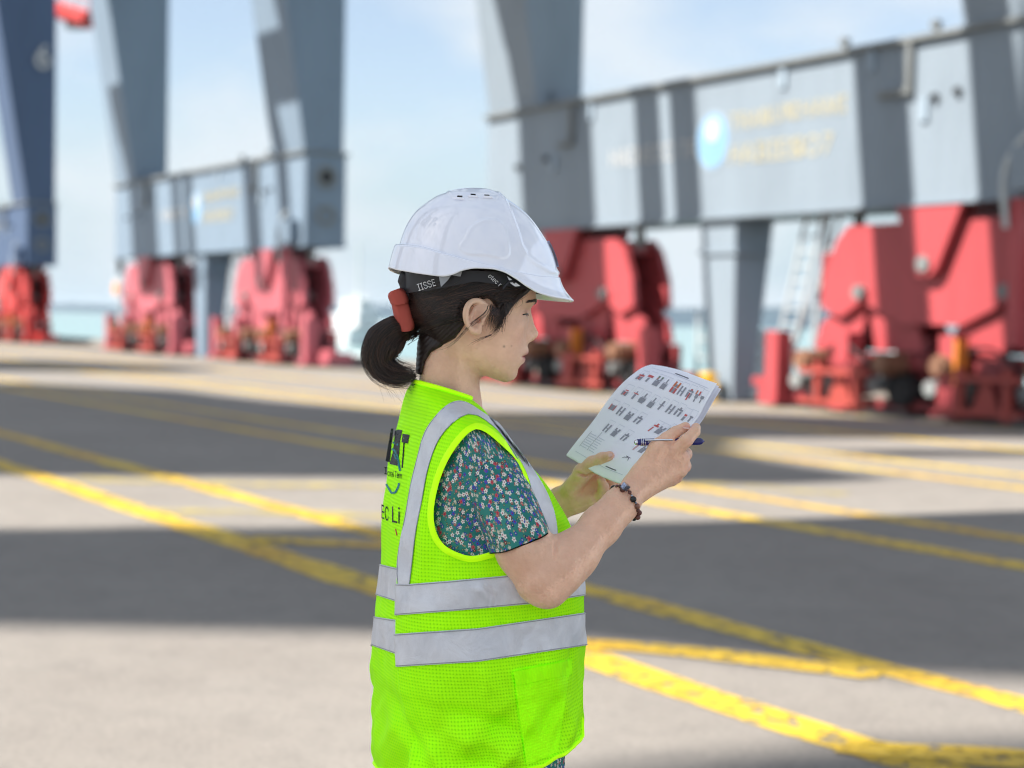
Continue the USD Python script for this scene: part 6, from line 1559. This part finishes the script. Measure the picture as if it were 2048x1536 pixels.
mm.vertices = p0 + pv * 0.18 + v_[:, :1] * ex * 0.8 + (v_[:, 1:2] - 0.0012) * ez + (0.0054 + v_[:, 2:]) * ey
obj('lettering', mm, 'ink_pale', pen, smooth=False)
clip = [at(1290, 880.5, 2.1795), at(1318, 880, 2.179), at(1345, 880, 2.181)]
obj('clip', tube(np.array(clip), 0.0013, 8), 'chrome', pen)

# bracelet of beads round the right wrist
for nm, c, r, mtl in (('bead_brown', (0.115, 0.038, 0.030), 0.22, 0.0), ('bead_black', (0.010, 0.010, 0.012), 0.12, 0.0), ('bead_light', (0.20, 0.085, 0.055), 0.2, 0.0), ('bead_steel', (0.35, 0.37, 0.45), 0.12, 0.9)):
    mat(nm, {'g': ('geometry', {}), 'n': ('noise_texture', {'scale': 260.0, 'detail': 4.0}), 'r': ('rgb_ramp', {'ramp': [(0.35, tuple(np.array(c) * 0.6)), (0.65, tuple(np.array(c) * 1.3))]}), 'p': ('principled_bsdf', {'roughness': r, 'metallic': mtl})}, [('g.position', 'n.vector'), ('n.fac', 'r.fac'), ('r.color', 'p.base_color')])
brc = thing('bracelet', 'brown and black bead bracelet with a steel cube on the right wrist', 'bracelet')
wc = at(1252, 1000, 2.172); wax = at(1300, 950, 2.19) - at(1210, 1045, 2.15); wax /= np.linalg.norm(wax)
BEADS = [(1227.5, 977, 7, 'bead_black', 2.172), (1234, 973, 4, 'bead_brown', 2.160), (1240, 972.5, 4, 'bead_brown', 2.153), (1245, 979, 6, 'bead_brown', 2.147), (1251, 973.5, 0, 'cube', 2.143), (1256.5, 979.5, 3, 'bead_light', 2.143), (1259.5, 985, 4.2, 'bead_brown', 2.141), (1263.5, 991.5, 2.6, 'bead_steel', 2.141), (1266.5, 998.5, 6.6, 'bead_black', 2.141), (1271.5, 1006, 2.6, 'bead_steel', 2.143), (1274, 1012.5, 6.2, 'bead_light', 2.146), (1275.5, 1020, 4.5, 'bead_brown', 2.150), (1278.5, 1025.5, 5.6, 'bead_brown', 2.157), (1275, 1034, 6.2, 'bead_brown', 2.164), (1268, 1037, 5.2, 'bead_black', 2.172)]
pts_ = []
for x, y, r, k, d in BEADS:
    c = at(x, y, d + 0.002)
    pts_.append(c)
    if k == 'cube':
        m = trimesh.creation.box([0.0085] * 3); m.apply_transform(trimesh.transformations.euler_matrix(0.5, 0.4, 0.7)); m.apply_translation(c); obj('charm', m, 'bead_steel', brc, smooth=False)
    else:
        m = trimesh.creation.icosphere(2 if r > 5 else 2, r / (FPX / d)); m.apply_translation(c); obj('bead', m, k, brc, smooth=True if k != 'bead_black' else 20)
# the part behind the wrist
a_, b_ = pts_[0], pts_[-1]; mid_ = wc + np.array([0.0, 0.030, 0.0])
for t in np.linspace(0.12, 0.88, 8):
    c = (1 - t) ** 2 * a_ + 2 * t * (1 - t) * (mid_ * 2 - (a_ + b_) / 2) + t * t * b_
    m = trimesh.creation.icosphere(2, 0.0040); m.apply_translation(c); obj('bead', m, 'bead_brown', brc, smooth=True); pts_.append(c)
obj('cord', tube(np.array(pts_[:len(BEADS)]), 0.0008, 6), 'strap_black', brc)
